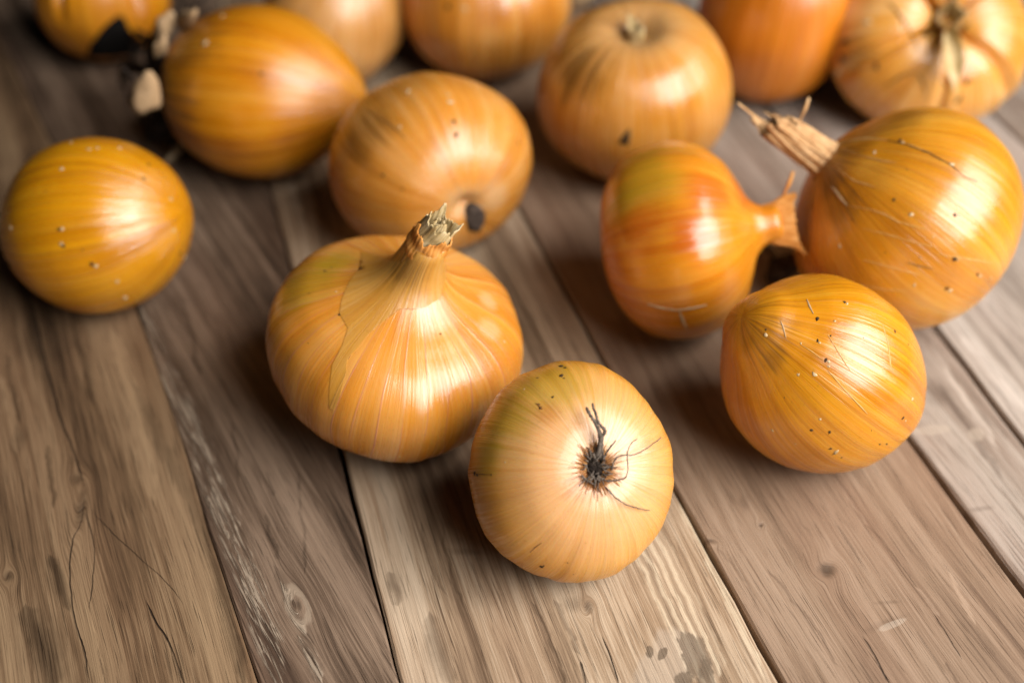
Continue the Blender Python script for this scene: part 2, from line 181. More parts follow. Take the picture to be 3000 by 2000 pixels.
LN = {'stalked':[('w',[[-0.02693,0.0109,0.06566],[-0.0259,0.00917,0.06716],[-0.02453,0.00852,0.06799],[-0.02333,0.00738,0.06912],[-0.02231,0.00602,0.07014],[-0.02123,0.00482,0.07106],[-0.02016,0.00364,0.07197],[-0.01909,0.00252,0.07284],[-0.0182,0.0011,0.07353],[-0.01728,-0.00018,0.07415],[-0.01632,-0.00134,0.0747],[-0.01534,-0.00239,0.07518],[-0.01435,-0.00341,0.07564]],[[-0.60478,0.3334,0.72325],[-0.38146,0.27514,0.88249],[-0.52687,0.22896,0.81853],[-0.5613,0.23331,0.79405],[-0.54489,0.1674,0.82163],[-0.51976,0.1646,0.8383],[-0.54692,0.12485,0.82782],[-0.54173,0.08995,0.83573],[-0.51936,0.06775,0.85186],[-0.49324,0.04155,0.8689],[-0.46659,0.00125,0.88447],[-0.44097,-0.01412,0.89741],[-0.45734,-0.04795,0.888]],0.000369),('d',[[-0.01487,-0.00273,0.0754],[-0.01383,-0.00413,0.07586],[-0.01277,-0.00546,0.07629],[-0.0117,-0.00672,0.07668],[-0.0106,-0.00789,0.07703],[-0.00948,-0.00898,0.07732],[-0.00841,-0.01035,0.07746],[-0.00729,-0.0116,0.07753],[-0.00614,-0.01273,0.07752],[-0.00493,-0.0136,0.07755],[-0.0037,-0.01441,0.07755],[-0.00273,-0.01541,0.07739],[-0.00175,-0.01636,0.0772],[-0.00075,-0.01728,0.07699],[0.00027,-0.01813,0.07677],[0.0013,-0.01893,0.07652],[0.00234,-0.01968,0.07625],[0.00357,-0.02093,0.07565],[0.00483,-0.02207,0.075],[0.00647,-0.02342,0.07402],[0.0079,-0.02377,0.0736],[0.00936,-0.02405,0.07314],[0.01085,-0.02427,0.07263]],[[-0.44269,-0.01503,0.89655],[-0.45187,-0.05165,0.89059],[-0.4548,-0.08841,0.88619],[-0.44017,-0.10047,0.89227],[-0.40095,-0.15063,0.90363],[-0.37136,-0.17267,0.91229],[-0.34372,-0.21253,0.9147],[-0.30052,-0.24252,0.92243],[-0.23262,-0.28671,0.92935],[-0.22656,-0.32847,0.91694],[-0.20495,-0.34165,0.91721],[-0.18411,-0.35472,0.91667],[-0.16164,-0.36759,0.91583],[-0.13794,-0.38068,0.91436],[-0.134,-0.42962,0.89301],[-0.1067,-0.44472,0.88929],[-0.07597,-0.4611,0.88409],[-0.04222,-0.47835,0.87715],[0.02013,-0.54227,0.83996],[0.08992,-0.57472,0.81339],[0.12301,-0.58866,0.79896],[0.15613,-0.60148,0.78348],[0.20918,-0.58238,0.78554]],0.000321),('w',[[-0.00939,-0.0085,0.07745],[-0.0083,-0.00982,0.07761],[-0.00718,-0.01103,0.07771],[-0.00603,-0.01212,0.07774],[-0.00454,-0.01338,0.07771],[-0.00304,-0.01456,0.07764]],[[-0.37203,-0.17289,0.91198],[-0.33598,-0.19784,0.92086],[-0.30052,-0.24252,0.92243],[-0.25771,-0.27072,0.92752],[-0.21057,-0.30017,0.93035],[-0.18874,-0.31302,0.9308]],0.00018),('p',[[-0.03139,-0.00821,0.05994],[-0.03079,-0.0108,0.05987],[-0.03011,-0.01313,0.05965],[-0.02946,-0.01488,0.05949],[-0.02881,-0.01661,0.05932],[-0.02815,-0.0183,0.05913]],[[-0.85219,-0.18403,0.4898],[-0.82765,-0.2596,0.49759],[-0.81678,-0.30474,0.48991],[-0.78042,-0.33902,0.52536],[-0.77702,-0.34605,0.52583],[-0.74017,-0.3803,0.55454]],0.000664),('w',[[-0.02788,-0.01857,0.05932],[-0.02678,-0.01982,0.05987],[-0.02567,-0.02102,0.06039],[-0.02456,-0.02216,0.06087],[-0.02343,-0.02323,0.0613],[-0.02227,-0.02422,0.06168],[-0.02124,-0.02515,0.06182],[-0.02021,-0.02604,0.06193],[-0.01916,-0.02689,0.06201],[-0.01811,-0.02772,0.06208],[-0.0169,-0.02886,0.06186],[-0.01567,-0.02996,0.06161],[-0.01444,-0.03101,0.06132],[-0.01335,-0.03165,0.06139],[-0.01227,-0.03226,0.06144],[-0.01117,-0.03284,0.06146],[-0.01006,-0.03338,0.06147],[-0.00894,-0.03389,0.06145],[-0.0078,-0.03435,0.06139],[-0.00664,-0.03478,0.06132],[-0.00548,-0.03517,0.06121]],[[-0.74017,-0.3803,0.55454],[-0.72177,-0.40649,0.56019],[-0.71164,-0.43725,0.54989],[-0.69194,-0.47122,0.54697],[-0.65473,-0.50708,0.56053],[-0.62937,-0.55197,0.54701],[-0.58242,-0.58909,0.56014],[-0.56677,-0.61216,0.55139],[-0.54408,-0.62938,0.55485],[-0.53016,-0.64785,0.54701],[-0.51532,-0.66615,0.53915],[-0.48107,-0.70214,0.52495],[-0.4632,-0.72122,0.51507],[-0.44334,-0.74124,0.50399],[-0.42892,-0.73578,0.52407],[-0.4057,-0.75748,0.51149],[-0.37976,-0.78011,0.4972],[-0.31691,-0.79066,0.52386],[-0.28228,-0.81602,0.50441],[-0.25152,-0.83661,0.48665],[-0.18765,-0.83708,0.51388]],0.000214),('w',[[-0.0293,-0.0034,0.06436],[-0.02866,-0.00549,0.0646],[-0.02802,-0.00757,0.06483],[-0.02725,-0.00949,0.06513],[-0.02644,-0.01127,0.06536],[-0.02559,-0.01292,0.06549],[-0.02452,-0.01437,0.06591],[-0.02345,-0.01578,0.06632],[-0.02237,-0.01715,0.0667],[-0.02128,-0.01845,0.06703],[-0.02017,-0.01969,0.06733]],[[-0.77073,-0.13931,0.62175],[-0.76659,-0.15668,0.62273],[-0.75665,-0.19294,0.6247],[-0.74693,-0.22379,0.62611],[-0.71891,-0.30474,0.62475],[-0.69655,-0.33031,0.63695],[-0.69748,-0.32919,0.63652],[-0.66813,-0.3375,0.66309],[-0.66008,-0.35551,0.66174],[-0.62312,-0.36632,0.69104],[-0.60779,-0.39425,0.68931]],0.000327),('w',[[-0.02783,0.00989,0.06521],[-0.02742,0.00625,0.06685],[-0.02655,0.00408,0.06759],[-0.02568,0.00198,0.06829],[-0.02482,-0.00011,0.069],[-0.02392,-0.00203,0.06961],[-0.02302,-0.00393,0.07021],[-0.02202,-0.00559,0.07079],[-0.02099,-0.00711,0.07129],[-0.01991,-0.00849,0.07171],[-0.01883,-0.00982,0.07209],[-0.01775,-0.01113,0.07247],[-0.01644,-0.01238,0.07297],[-0.01512,-0.01356,0.07342],[-0.01378,-0.01465,0.07383]],[[-0.70718,0.25566,0.65919],[-0.61882,0.17002,0.76692],[-0.4615,-0.04068,0.8862],[-0.62482,0.04371,0.77955],[-0.60133,-0.03381,0.79829],[-0.6159,-0.0288,0.7873],[-0.61376,-0.07434,0.78598],[-0.5972,-0.09946,0.7959],[-0.54717,-0.16382,0.82084],[-0.52816,-0.18829,0.82801],[-0.55934,-0.22474,0.79789],[-0.54751,-0.24206,0.80102],[-0.53746,-0.25834,0.80274],[-0.48955,-0.24067,0.8381],[-0.44277,-0.29158,0.8479]],0.000254),('w',[[-0.02342,-0.03252,0.04679],[-0.02219,-0.03339,0.04699],[-0.02096,-0.03424,0.04717],[-0.01972,-0.03505,0.04732],[-0.01848,-0.03583,0.04746],[-0.01721,-0.03653,0.04754],[-0.01593,-0.0372,0.04759],[-0.01477,-0.03771,0.04756],[-0.01361,-0.03819,0.0475],[-0.01244,-0.03863,0.04741],[-0.01124,-0.03902,0.0473],[-0.01004,-0.03939,0.04716],[-0.00882,-0.03973,0.04699],[-0.0076,-0.04003,0.04681],[-0.00636,-0.04031,0.0466]],[[-0.58886,-0.74525,0.31279],[-0.57879,-0.76467,0.28333],[-0.55608,-0.78746,0.26588],[-0.53944,-0.80935,0.23228],[-0.50864,-0.83514,0.20934],[-0.46081,-0.85975,0.2202],[-0.38704,-0.8825,0.26721],[-0.3848,-0.8834,0.26745],[-0.35855,-0.89926,0.25056],[-0.29569,-0.91255,0.28254],[-0.26851,-0.92606,0.26518],[-0.242,-0.9382,0.24741],[-0.21025,-0.94886,0.23551],[-0.18307,-0.95906,0.21607],[-0.16114,-0.96886,0.18799]],0.000217),('w',[[-0.02402,-0.02721,0.056],[-0.02282,-0.02815,0.05622],[-0.02161,-0.02906,0.05642],[-0.0204,-0.02994,0.05661],[-0.01919,-0.03079,0.05677],[-0.01797,-0.03161,0.05692],[-0.01674,-0.0324,0.05704],[-0.01566,-0.03308,0.05709],[-0.01456,-0.03372,0.05711],[-0.01346,-0.03433,0.0571],[-0.01233,-0.03489,0.05707],[-0.0112,-0.03541,0.05701],[-0.01005,-0.0359,0.05692],[-0.00889,-0.03636,0.05681],[-0.00772,-0.03678,0.05668],[-0.00638,-0.03717,0.05663],[-0.00503,-0.03753,0.05656],[-0.00367,-0.03784,0.05646],[-0.00228,-0.03811,0.05633]],[[-0.60022,-0.64128,0.47801],[-0.58601,-0.66022,0.46979],[-0.56236,-0.67793,0.47346],[-0.55398,-0.69645,0.45614],[-0.53866,-0.71473,0.4461],[-0.51824,-0.73291,0.44075],[-0.49968,-0.75264,0.42878],[-0.47713,-0.74932,0.45919],[-0.45497,-0.77067,0.44617],[-0.40666,-0.78758,0.46298],[-0.37751,-0.81143,0.44617],[-0.3427,-0.83683,0.42694],[-0.3049,-0.85479,0.41996],[-0.27704,-0.87207,0.40341],[-0.24929,-0.88781,0.38686],[-0.21853,-0.90247,0.3712],[-0.19039,-0.91564,0.35405],[-0.14382,-0.92301,0.3569],[-0.11456,-0.93385,0.33881]],0.000178),('w',[[-0.00199,-0.03887,0.05423],[-0.00057,-0.03906,0.05406],[0.00087,-0.0392,0.05384],[0.00234,-0.03928,0.05359],[0.00384,-0.0393,0.05328],[0.00538,-0.03925,0.05292],[0.00695,-0.03913,0.05251],[0.00857,-0.03891,0.05204],[0.01022,-0.03862,0.05154],[0.01192,-0.03824,0.05097],[0.01366,-0.03777,0.05034],[0.01549,-0.03715,0.04959],[0.01739,-0.0364,0.04874],[0.01947,-0.03533,0.04765],[0.0218,-0.03379,0.0462],[0.02459,-0.0314,0.04411]],[[-0.10323,-0.94823,0.30035],[-0.06919,-0.9571,0.28139],[-0.02247,-0.95955,0.28066],[0.01392,-0.96564,0.2595],[0.0777,-0.95857,0.27407],[0.11363,-0.96154,0.25004],[0.14492,-0.96297,0.22737],[0.22507,-0.95057,0.2139],[0.25179,-0.94855,0.19199],[0.29441,-0.93622,0.19186],[0.34112,-0.92808,0.14936],[0.39806,-0.90252,0.16435],[0.50238,-0.84619,0.17771],[0.53019,-0.83446,0.15025],[0.65213,-0.7506,0.1064],[0.71697,-0.69595,0.04008]],0.000221),('w',[[-0.02589,-0.03226,0.03683],[-0.02484,-0.03318,0.03723],[-0.02378,-0.03404,0.0376],[-0.02271,-0.03486,0.03792],[-0.02163,-0.03565,0.03823],[-0.02054,-0.03637,0.03849],[-0.01942,-0.03704,0.0387],[-0.01828,-0.03763,0.03885],[-0.01712,-0.03816,0.03896],[-0.01594,-0.03863,0.03902],[-0.01464,-0.03909,0.03929],[-0.01333,-0.03951,0.03952],[-0.01201,-0.03991,0.03975],[-0.01069,-0.0403,0.03996],[-0.00937,-0.04066,0.04015]],[[-0.67002,-0.74228,0.00995],[-0.64637,-0.76271,-0.02188],[-0.60758,-0.79385,-0.02567],[-0.60518,-0.79605,-0.00753],[-0.55599,-0.83112,0.01101],[-0.53235,-0.84643,-0.01247],[-0.48763,-0.87059,0.06555],[-0.46308,-0.88523,0.04389],[-0.38524,-0.91738,0.10003],[-0.36203,-0.92883,0.07883],[-0.31374,-0.94529,0.08938],[-0.31742,-0.94408,0.08922],[-0.3019,-0.95165,0.05665],[-0.27594,-0.96062,0.03265],[-0.24776,-0.96876,0.01082]],0.000182),('b',[[-0.01095,-0.03823,0.05018],[-0.0096,-0.03871,0.05003],[-0.00823,-0.03914,0.04984],[-0.00684,-0.03953,0.04963],[-0.00545,-0.03985,0.04948],[-0.00404,-0.04011,0.04928],[-0.0026,-0.04031,0.04905]],[[-0.29593,-0.91287,0.28122],[-0.27008,-0.92612,0.26334],[-0.23417,-0.9374,0.25776],[-0.20645,-0.94849,0.2403],[-0.17473,-0.95913,0.22255],[-0.11539,-0.96303,0.24344],[-0.07853,-0.97119,0.22499]],0.00036)],'blunt_speckled':[('p',[[-0.00962,-0.00219,0.06396],[-0.00933,-0.00512,0.06371],[-0.00899,-0.00653,0.06345],[-0.00862,-0.00785,0.06312]],[[-0.08684,0.02822,0.99582],[-0.08274,-0.17,0.98197],[-0.08683,-0.24148,0.96651],[-0.08767,-0.3282,0.94053]],0.000388),('p',[[-0.01832,-0.00926,0.06157],[-0.01771,-0.01091,0.06042],[-0.01738,-0.01215,0.05947],[-0.01704,-0.01335,0.05848]],[[-0.08442,-0.54015,0.83733],[-0.04692,-0.58742,0.80792],[-0.13672,-0.63478,0.7605],[-0.16056,-0.66145,0.7326]],0.000322),('w',[[-0.01294,-0.01566,0.05782],[-0.01195,-0.01636,0.05755],[-0.01098,-0.01707,0.05729],[-0.01001,-0.0178,0.05704],[-0.00904,-0.01861,0.05668],[-0.00807,-0.01937,0.0563],[-0.00707,-0.02008,0.05586]],[[-0.22381,-0.61514,0.75598],[-0.23032,-0.60939,0.75868],[-0.24848,-0.59644,0.76323],[-0.24538,-0.59677,0.76397],[-0.22463,-0.60804,0.76147],[-0.1477,-0.65027,0.74521],[-0.13042,-0.69406,0.70801]],0.000191),('w',[[-0.00508,-0.01428,0.06034],[-0.00457,-0.01519,0.0598],[-0.00405,-0.01606,0.05923],[-0.00353,-0.01692,0.05866],[-0.00301,-0.01778,0.05808],[-0.00242,-0.01868,0.05745],[-0.00181,-0.01954,0.0568],[-0.0012,-0.02037,0.05612],[-0.00057,-0.02115,0.05539],[7e-05,-0.02189,0.05463],[0.00073,-0.02259,0.05384]],[[-0.09443,-0.50553,0.85763],[-0.05914,-0.54681,0.83517],[-0.01929,-0.56152,0.82724],[-0.01139,-0.55918,0.82897],[-0.00035,-0.56313,0.82637],[0.00898,-0.58791,0.80887],[-0.0139,-0.62359,0.78163],[0.01257,-0.63362,0.77355],[0.02551,-0.67492,0.73745],[0.05285,-0.70413,0.7081],[0.09723,-0.71861,0.68858]],0.000255),('w',[[-0.00557,-0.02243,0.05369],[-0.0048,-0.02311,0.05305],[-0.00402,-0.02376,0.05239],[-0.00323,-0.02437,0.05169],[-0.00242,-0.02494,0.05096],[-0.00159,-0.02546,0.05017],[-0.00074,-0.02593,0.04934],[0.00018,-0.02633,0.04849],[0.00111,-0.0267,0.0476],[0.00206,-0.02703,0.04668],[0.00303,-0.02732,0.04572],[0.00401,-0.02758,0.04472],[0.00502,-0.0278,0.04368],[0.00605,-0.02796,0.04258],[0.0071,-0.02808,0.04144]],[[-0.16787,-0.75742,0.63098],[-0.14977,-0.76807,0.6226],[-0.12546,-0.78172,0.61087],[-0.1032,-0.80482,0.58448],[-0.02186,-0.84108,0.54047],[0.02481,-0.85833,0.5125],[0.0585,-0.86926,0.49088],[0.07351,-0.88657,0.45671],[0.09872,-0.89314,0.43881],[0.12108,-0.89836,0.42224],[0.14367,-0.903,0.40491],[0.16418,-0.90668,0.38857],[0.16587,-0.93854,0.30271],[0.18769,-0.94026,0.28405],[0.19982,-0.94099,0.27316]],0.000258),('w',[[0.01249,-0.00836,0.05955],[0.01267,-0.00946,0.05899],[0.01287,-0.01051,0.05839],[0.0131,-0.01147,0.05772],[0.01339,-0.0123,0.05694],[0.01371,-0.01305,0.05609],[0.01384,-0.01401,0.05514],[0.01395,-0.01499,0.05421],[0.01404,-0.01605,0.05335],[0.01412,-0.01711,0.05249],[0.01422,-0.01813,0.0516],[0.01435,-0.01909,0.05066]],[[0.47411,-0.33406,0.81463],[0.49595,-0.3544,0.79274],[0.48059,-0.42053,0.76954],[0.50199,-0.42085,0.75558],[0.47125,-0.52033,0.71216],[0.46414,-0.59102,0.65975],[0.46314,-0.59339,0.65832],[0.49228,-0.54877,0.67566],[0.50833,-0.50458,0.69786],[0.51695,-0.51385,0.68463],[0.50381,-0.54883,0.66705],[0.49443,-0.58065,0.64683]],0.000258)],'necked':[('b',[[-0.0112,-0.03035,0.04872],[-0.01042,-0.02919,0.04941],[-0.00966,-0.02795,0.05003],[-0.00837,-0.02614,0.05083],[-0.00758,-0.02518,0.05124],[-0.0068,-0.02423,0.05166],[-0.00601,-0.02326,0.05207],[-0.00513,-0.02222,0.05246],[-0.00426,-0.02117,0.05285],[-0.00338,-0.02012,0.05325],[-0.00229,-0.01931,0.0536],[-0.00119,-0.01853,0.05399],[-9e-05,-0.01777,0.05439],[0.00087,-0.01707,0.05475],[0.00184,-0.01638,0.05512],[0.00281,-0.01568,0.05548],[0.00378,-0.01502,0.05588]],[[-0.06878,-0.48619,0.87114],[-0.03658,-0.44268,0.89593],[-0.01413,-0.41192,0.91111],[0.00227,-0.39036,0.92066],[0.00554,-0.41086,0.91168],[0.00554,-0.41086,0.91168],[0.01476,-0.39869,0.91697],[0.03064,-0.3764,0.92595],[0.03682,-0.36912,0.92865],[0.02854,-0.3784,0.9252],[0.00951,-0.40942,0.9123],[-0.00671,-0.44662,0.8947],[0.01934,-0.47481,0.87988],[0.06008,-0.51283,0.85638],[0.08537,-0.55035,0.83056],[0.0735,-0.58796,0.80554],[0.07005,-0.5871,0.80647]],0.000147),('b',[[0.00434,-0.01485,0.05596],[0.00566,-0.01481,0.05578],[0.00697,-0.01472,0.05556],[0.00828,-0.01459,0.05531],[0.00994,-0.01384,0.05528],[0.0116,-0.01289,0.0551]],[[0.06587,-0.64722,0.75945],[0.16181,-0.65999,0.73364],[0.17385,-0.65925,0.73155],[0.23395,-0.65588,0.7177],[0.41372,-0.61873,0.66784],[0.40302,-0.62494,0.6686]],0.000135)],'greenish_red':[('p',[[-0.01357,-0.03328,0.03273],[-0.01179,-0.03418,0.03265],[-0.00999,-0.03491,0.03243],[-0.00857,-0.03541,0.03254],[-0.00714,-0.03584,0.03257],[-0.00569,-0.03616,0.03253],[-0.00423,-0.0364,0.03241],[-0.00281,-0.03663,0.03284],[-0.00139,-0.03676,0.03318],[6e-05,-0.03676,0.03342],[0.00153,-0.03665,0.03357],[0.003,-0.03644,0.03387],[0.00449,-0.03611,0.03408],[0.00601,-0.03566,0.03418]],[[-0.50555,-0.86137,-0.04953],[-0.41043,-0.90555,-0.10736],[-0.34039,-0.93588,-0.09084],[-0.30853,-0.94736,-0.08554],[-0.25334,-0.9544,-0.15794],[-0.17998,-0.97327,-0.14268],[-0.1428,-0.98023,-0.13696],[-0.10691,-0.98493,-0.13593],[-0.00432,-0.99377,-0.11136],[0.04962,-0.99376,-0.0999],[0.11394,-0.98476,-0.13141],[0.21571,-0.97108,-0.10234],[0.25872,-0.96138,-0.09383],[0.30253,-0.94968,-0.08114]],0.000516),('p',[[-0.00309,-0.03647,0.03199],[-0.00226,-0.03608,0.02951],[-0.00139,-0.03551,0.02686],[-0.00036,-0.0349,0.02465],[0.00073,-0.034,0.02217]],[[-0.08935,-0.98051,-0.17498],[-0.06955,-0.97516,-0.21032],[-0.0473,-0.95985,-0.27648],[-0.03807,-0.95642,-0.2895],[0.04188,-0.92432,-0.37932]],0.000528)],'root_plug':[('b',[[-0.02297,-0.0054,0.06113],[-0.02139,-0.0079,0.06163],[-0.01985,-0.01018,0.06202],[-0.01835,-0.01222,0.06227],[-0.01689,-0.01401,0.06239],[-0.01546,-0.01575,0.06239],[-0.01405,-0.01734,0.06232],[-0.01266,-0.0188,0.06217],[-0.01129,-0.02014,0.06195],[-0.01009,-0.0215,0.06157],[-0.00891,-0.02274,0.06112],[-0.00775,-0.02388,0.06061],[-0.0066,-0.02489,0.06003]],[[-0.47206,-0.09966,0.87592],[-0.4745,-0.1363,0.86964],[-0.45207,-0.21197,0.86643],[-0.38953,-0.24059,0.88903],[-0.38594,-0.26651,0.88319],[-0.36348,-0.32308,0.87378],[-0.31856,-0.36725,0.87387],[-0.28879,-0.42076,0.85998],[-0.2738,-0.44711,0.85155],[-0.23627,-0.50166,0.83218],[-0.21454,-0.53146,0.81946],[-0.18262,-0.57197,0.79969],[-0.13278,-0.64299,0.75428]],0.000318)],'rooted':[('b',[[-0.01232,-0.02798,0.02664],[-0.01098,-0.02802,0.02882],[-0.01009,-0.02801,0.02979],[-0.0092,-0.02796,0.03071]],[[-0.28655,-0.95301,0.09827],[-0.24315,-0.95364,0.17735],[-0.20731,-0.95019,0.23274],[-0.19174,-0.94701,0.25771]],0.00024),('b',[[-0.028,-0.00865,0.0378],[-0.02678,-0.01014,0.03928],[-0.02559,-0.01132,0.04043],[-0.02441,-0.0123,0.04139],[-0.02324,-0.01315,0.0422]],[[-0.88281,-0.31494,0.34853],[-0.8435,-0.35935,0.39922],[-0.77152,-0.50295,0.38962],[-0.72438,-0.53605,0.4335],[-0.65694,-0.57556,0.48699]],0.000152),('b',[[-0.01069,0.00056,0.05663],[-0.00957,-0.00087,0.05661],[-0.00886,-0.00178,0.05655]],[[-0.19324,-0.14171,0.97086],[-0.21558,-0.22533,0.95013],[-0.19818,-0.24273,0.94964]],0.000303)],'creased':[('d',[[0.00681,-0.01978,0.05184],[0.00735,-0.02037,0.05386],[0.00953,-0.01949,0.05582]],[[-0.63422,-0.67694,-0.37352],[-0.44593,-0.63196,0.63386],[-0.3709,-0.6125,0.69805]],0.001133),('d',[[0.00519,-0.03872,0.02746],[0.00614,-0.03851,0.02962],[0.0074,-0.03816,0.03146]],[[0.19666,-0.98046,0.00419],[0.16552,-0.98541,0.03961],[0.18225,-0.9799,0.08113]],0.001137),('d',[[-0.00372,-0.0108,0.05795],[-0.004,-0.01181,0.06058]],[[-0.78596,-0.51962,-0.33506],[-0.75853,-0.60496,-0.2422]],0.000854),('d',[[-0.01024,-0.02432,0.05212],[-0.00781,-0.01777,0.05085]],[[0.13051,-0.45781,0.87942],[-0.29764,0.44398,0.84516]],0.000953),('b',[[-0.01323,-0.02966,0.04761],[-0.0139,-0.028,0.04939],[-0.01448,-0.02609,0.05104],[-0.01412,-0.02128,0.0505],[-0.016,-0.02254,0.05297],[-0.01743,-0.0226,0.05484],[-0.01842,-0.02143,0.0561],[-0.01939,-0.02034,0.0572],[-0.02034,-0.01922,0.05827],[-0.02127,-0.01802,0.05931],[-0.02217,-0.01673,0.0603],[-0.02323,-0.01552,0.06102],[-0.02428,-0.01426,0.06171],[-0.0253,-0.01294,0.06238]],[[-0.06847,-0.74896,0.65907],[-0.02114,-0.71204,0.70182],[-0.158,-0.44037,0.8838],[0.29038,-0.85353,0.43263],[0.36175,-0.89998,-0.24323],[-0.0002,-0.74291,0.66939],[-0.00983,-0.72907,0.68437],[-0.08143,-0.72788,0.68085],[-0.15544,-0.71761,0.67888],[-0.1558,-0.7111,0.68562],[-0.22282,-0.66933,0.70877],[-0.27454,-0.64364,0.71439],[-0.29869,-0.63162,0.71543],[-0.32232,-0.61015,0.72376]],0.000851),('b',[[-0.01356,-0.03433,0.04013],[-0.01534,-0.03404,0.03987],[-0.01711,-0.03371,0.03958],[-0.01886,-0.03366,0.03844],[-0.02057,-0.03347,0.03723],[-0.0217,-0.03332,0.03608],[-0.0228,-0.03307,0.03488],[-0.02388,-0.03275,0.03363],[-0.02494,-0.03235,0.03234]],[[-0.20375,-0.88185,0.42524],[-0.22557,-0.89028,0.39563],[-0.23834,-0.88394,0.4023],[-0.30666,-0.8925,0.33077],[-0.33789,-0.89956,0.27681],[-0.38001,-0.89777,0.22271],[-0.41963,-0.89552,0.14819],[-0.43746,-0.89217,0.11247],[-0.45454,-0.88738,0.07711]],0.000859),('b',[[-0.00681,-0.02859,0.04882],[-0.00496,-0.02735,0.0495],[-0.003,-0.02584,0.05004],[0.0001,-0.02147,0.04918],[0.00113,-0.023,0.05096],[0.00309,-0.02218,0.05157],[0.00619,-0.01859,0.05082]],[[0.01569,-0.62598,0.77968],[0.0745,-0.44943,0.8902],[0.07471,-0.39365,0.91622],[-0.97885,-0.0612,0.19519],[-0.30871,-0.24538,0.91896],[-0.19419,-0.23641,0.95205],[-0.63895,-0.64732,-0.4156]],0.000666),('b',[[-0.01257,-0.03476,0.03969],[-0.01144,-0.03573,0.03799],[-0.01025,-0.03659,0.03622],[-0.0096,-0.03726,0.03435],[-0.00888,-0.03777,0.03237],[-0.00809,-0.03812,0.0303]],[[-0.19023,-0.88788,0.41891],[-0.15771,-0.91707,0.36621],[-0.1573,-0.93451,0.31928],[-0.16077,-0.95061,0.2655],[-0.16734,-0.97661,0.13499],[-0.15555,-0.98424,0.08412]],0.000664),('b',[[-0.00566,-0.03557,0.04013],[-0.00426,-0.03629,0.03903],[-0.00233,-0.0357,0.03723],[-0.00048,-0.03534,0.03554],[0.00063,-0.03689,0.03474],[0.00183,-0.03819,0.03381],[0.00337,-0.03868,0.03243]],[[-0.14132,-0.88128,0.45098],[-0.10122,-0.89896,0.42617],[0.74663,-0.62261,0.23433],[-0.59565,-0.73906,0.31462],[-0.78145,-0.59798,0.17822],[-0.44141,-0.86691,0.23158],[0.10258,-0.97778,0.18283]],0.000473),('w',[[-0.04142,-0.01202,0.02758],[-0.04058,-0.01477,0.03021],[-0.03949,-0.01662,0.03234],[-0.03804,-0.01815,0.03322],[-0.0366,-0.01966,0.03409],[-0.03549,-0.02214,0.03548],[-0.03422,-0.02498,0.03693],[-0.03267,-0.02693,0.03791],[-0.03092,-0.02821,0.03854]],[[-0.86284,-0.42727,-0.27009],[-0.66894,-0.683,-0.29333],[-0.5154,-0.7978,-0.31285],[-0.70886,-0.705,-0.0223],[-0.85083,-0.10334,0.51518],[-0.84524,-0.07118,0.52963],[-0.81548,-0.11727,0.56678],[-0.73032,-0.55156,0.403],[-0.51473,-0.83556,0.19208]],0.000667)]}
SPOT = {'necked':[('green',[-0.02728,0.00218,0.05431],0.01462),('green',[-0.01898,0.00979,0.05555],0.00846),('soot',[0.00541,-0.00752,0.06606],0.00829),('pale',[0.03036,0.00312,0.04463],0.0034),('pale',[0.03122,-0.00913,0.04291],0.00417),('pink',[0.01449,-0.01338,0.05271],0.00812)],'rooted':[('green',[-0.00645,0.00559,0.05789],0.01353),('green',[-0.01813,-0.00133,0.05264],0.00918),('green',[-0.02427,-0.00731,0.0448],0.00736),('rust',[-0.00725,-0.00339,0.05636],0.00484),('rust',[0.00583,-0.01384,0.04395],0.00726),('rust',[0.00099,-0.01955,0.04383],0.00478)],'greenish_red':[('green',[-0.01486,-0.00635,0.06563],0.01406),('green',[-0.02213,-0.01111,0.0582],0.0089),('red',[0.00797,-0.01336,0.065],0.01023),('red',[-0.01691,-0.0223,0.05529],0.01095),('red',[-0.00181,-0.02844,0.05791],0.01005),('red',[0.01992,0.00038,0.05588],0.01065)],'stalked':[('soot',[-0.03105,-0.00019,0.06277],0.01366),('soot',[-0.03082,-0.01483,0.05722],0.01043),('brown',[-0.01705,0.00701,0.07327],0.01059),('brown',[-0.00425,0.00837,0.07849],0.00902)],'blunt_speckled':[('brown',[-0.02255,-0.01099,0.05909],0.00905),('brown',[-0.02053,-0.01661,0.05198],0.00453)],'root_plug':[('brown',[0.01802,-0.02855,0.02789],0.00763),('pale',[0.01141,-0.03044,0.03711],0.00978),('pale',[0.02599,-0.02382,0.03462],0.00662),('brown',[-0.02069,-0.01705,0.05902],0.0113)],'lemon_shaped':[('brown',[-0.03034,-0.02225,0.0449],0.01426),('brown',[-0.02193,-0.01139,0.06459],0.01413)],'dimpled':[('soot',[-0.02587,-0.02201,0.05781],0.01405),('brown',[-0.00523,0.00087,0.06364],0.01084)],'creased':[('brown',[-0.03961,-0.01713,0.04321],0.01155),('red',[0.00388,-0.03579,0.04038],0.00752)],'streaky_rear':[('rust',[0.00414,-0.04033,0.0489],0.00988)]}
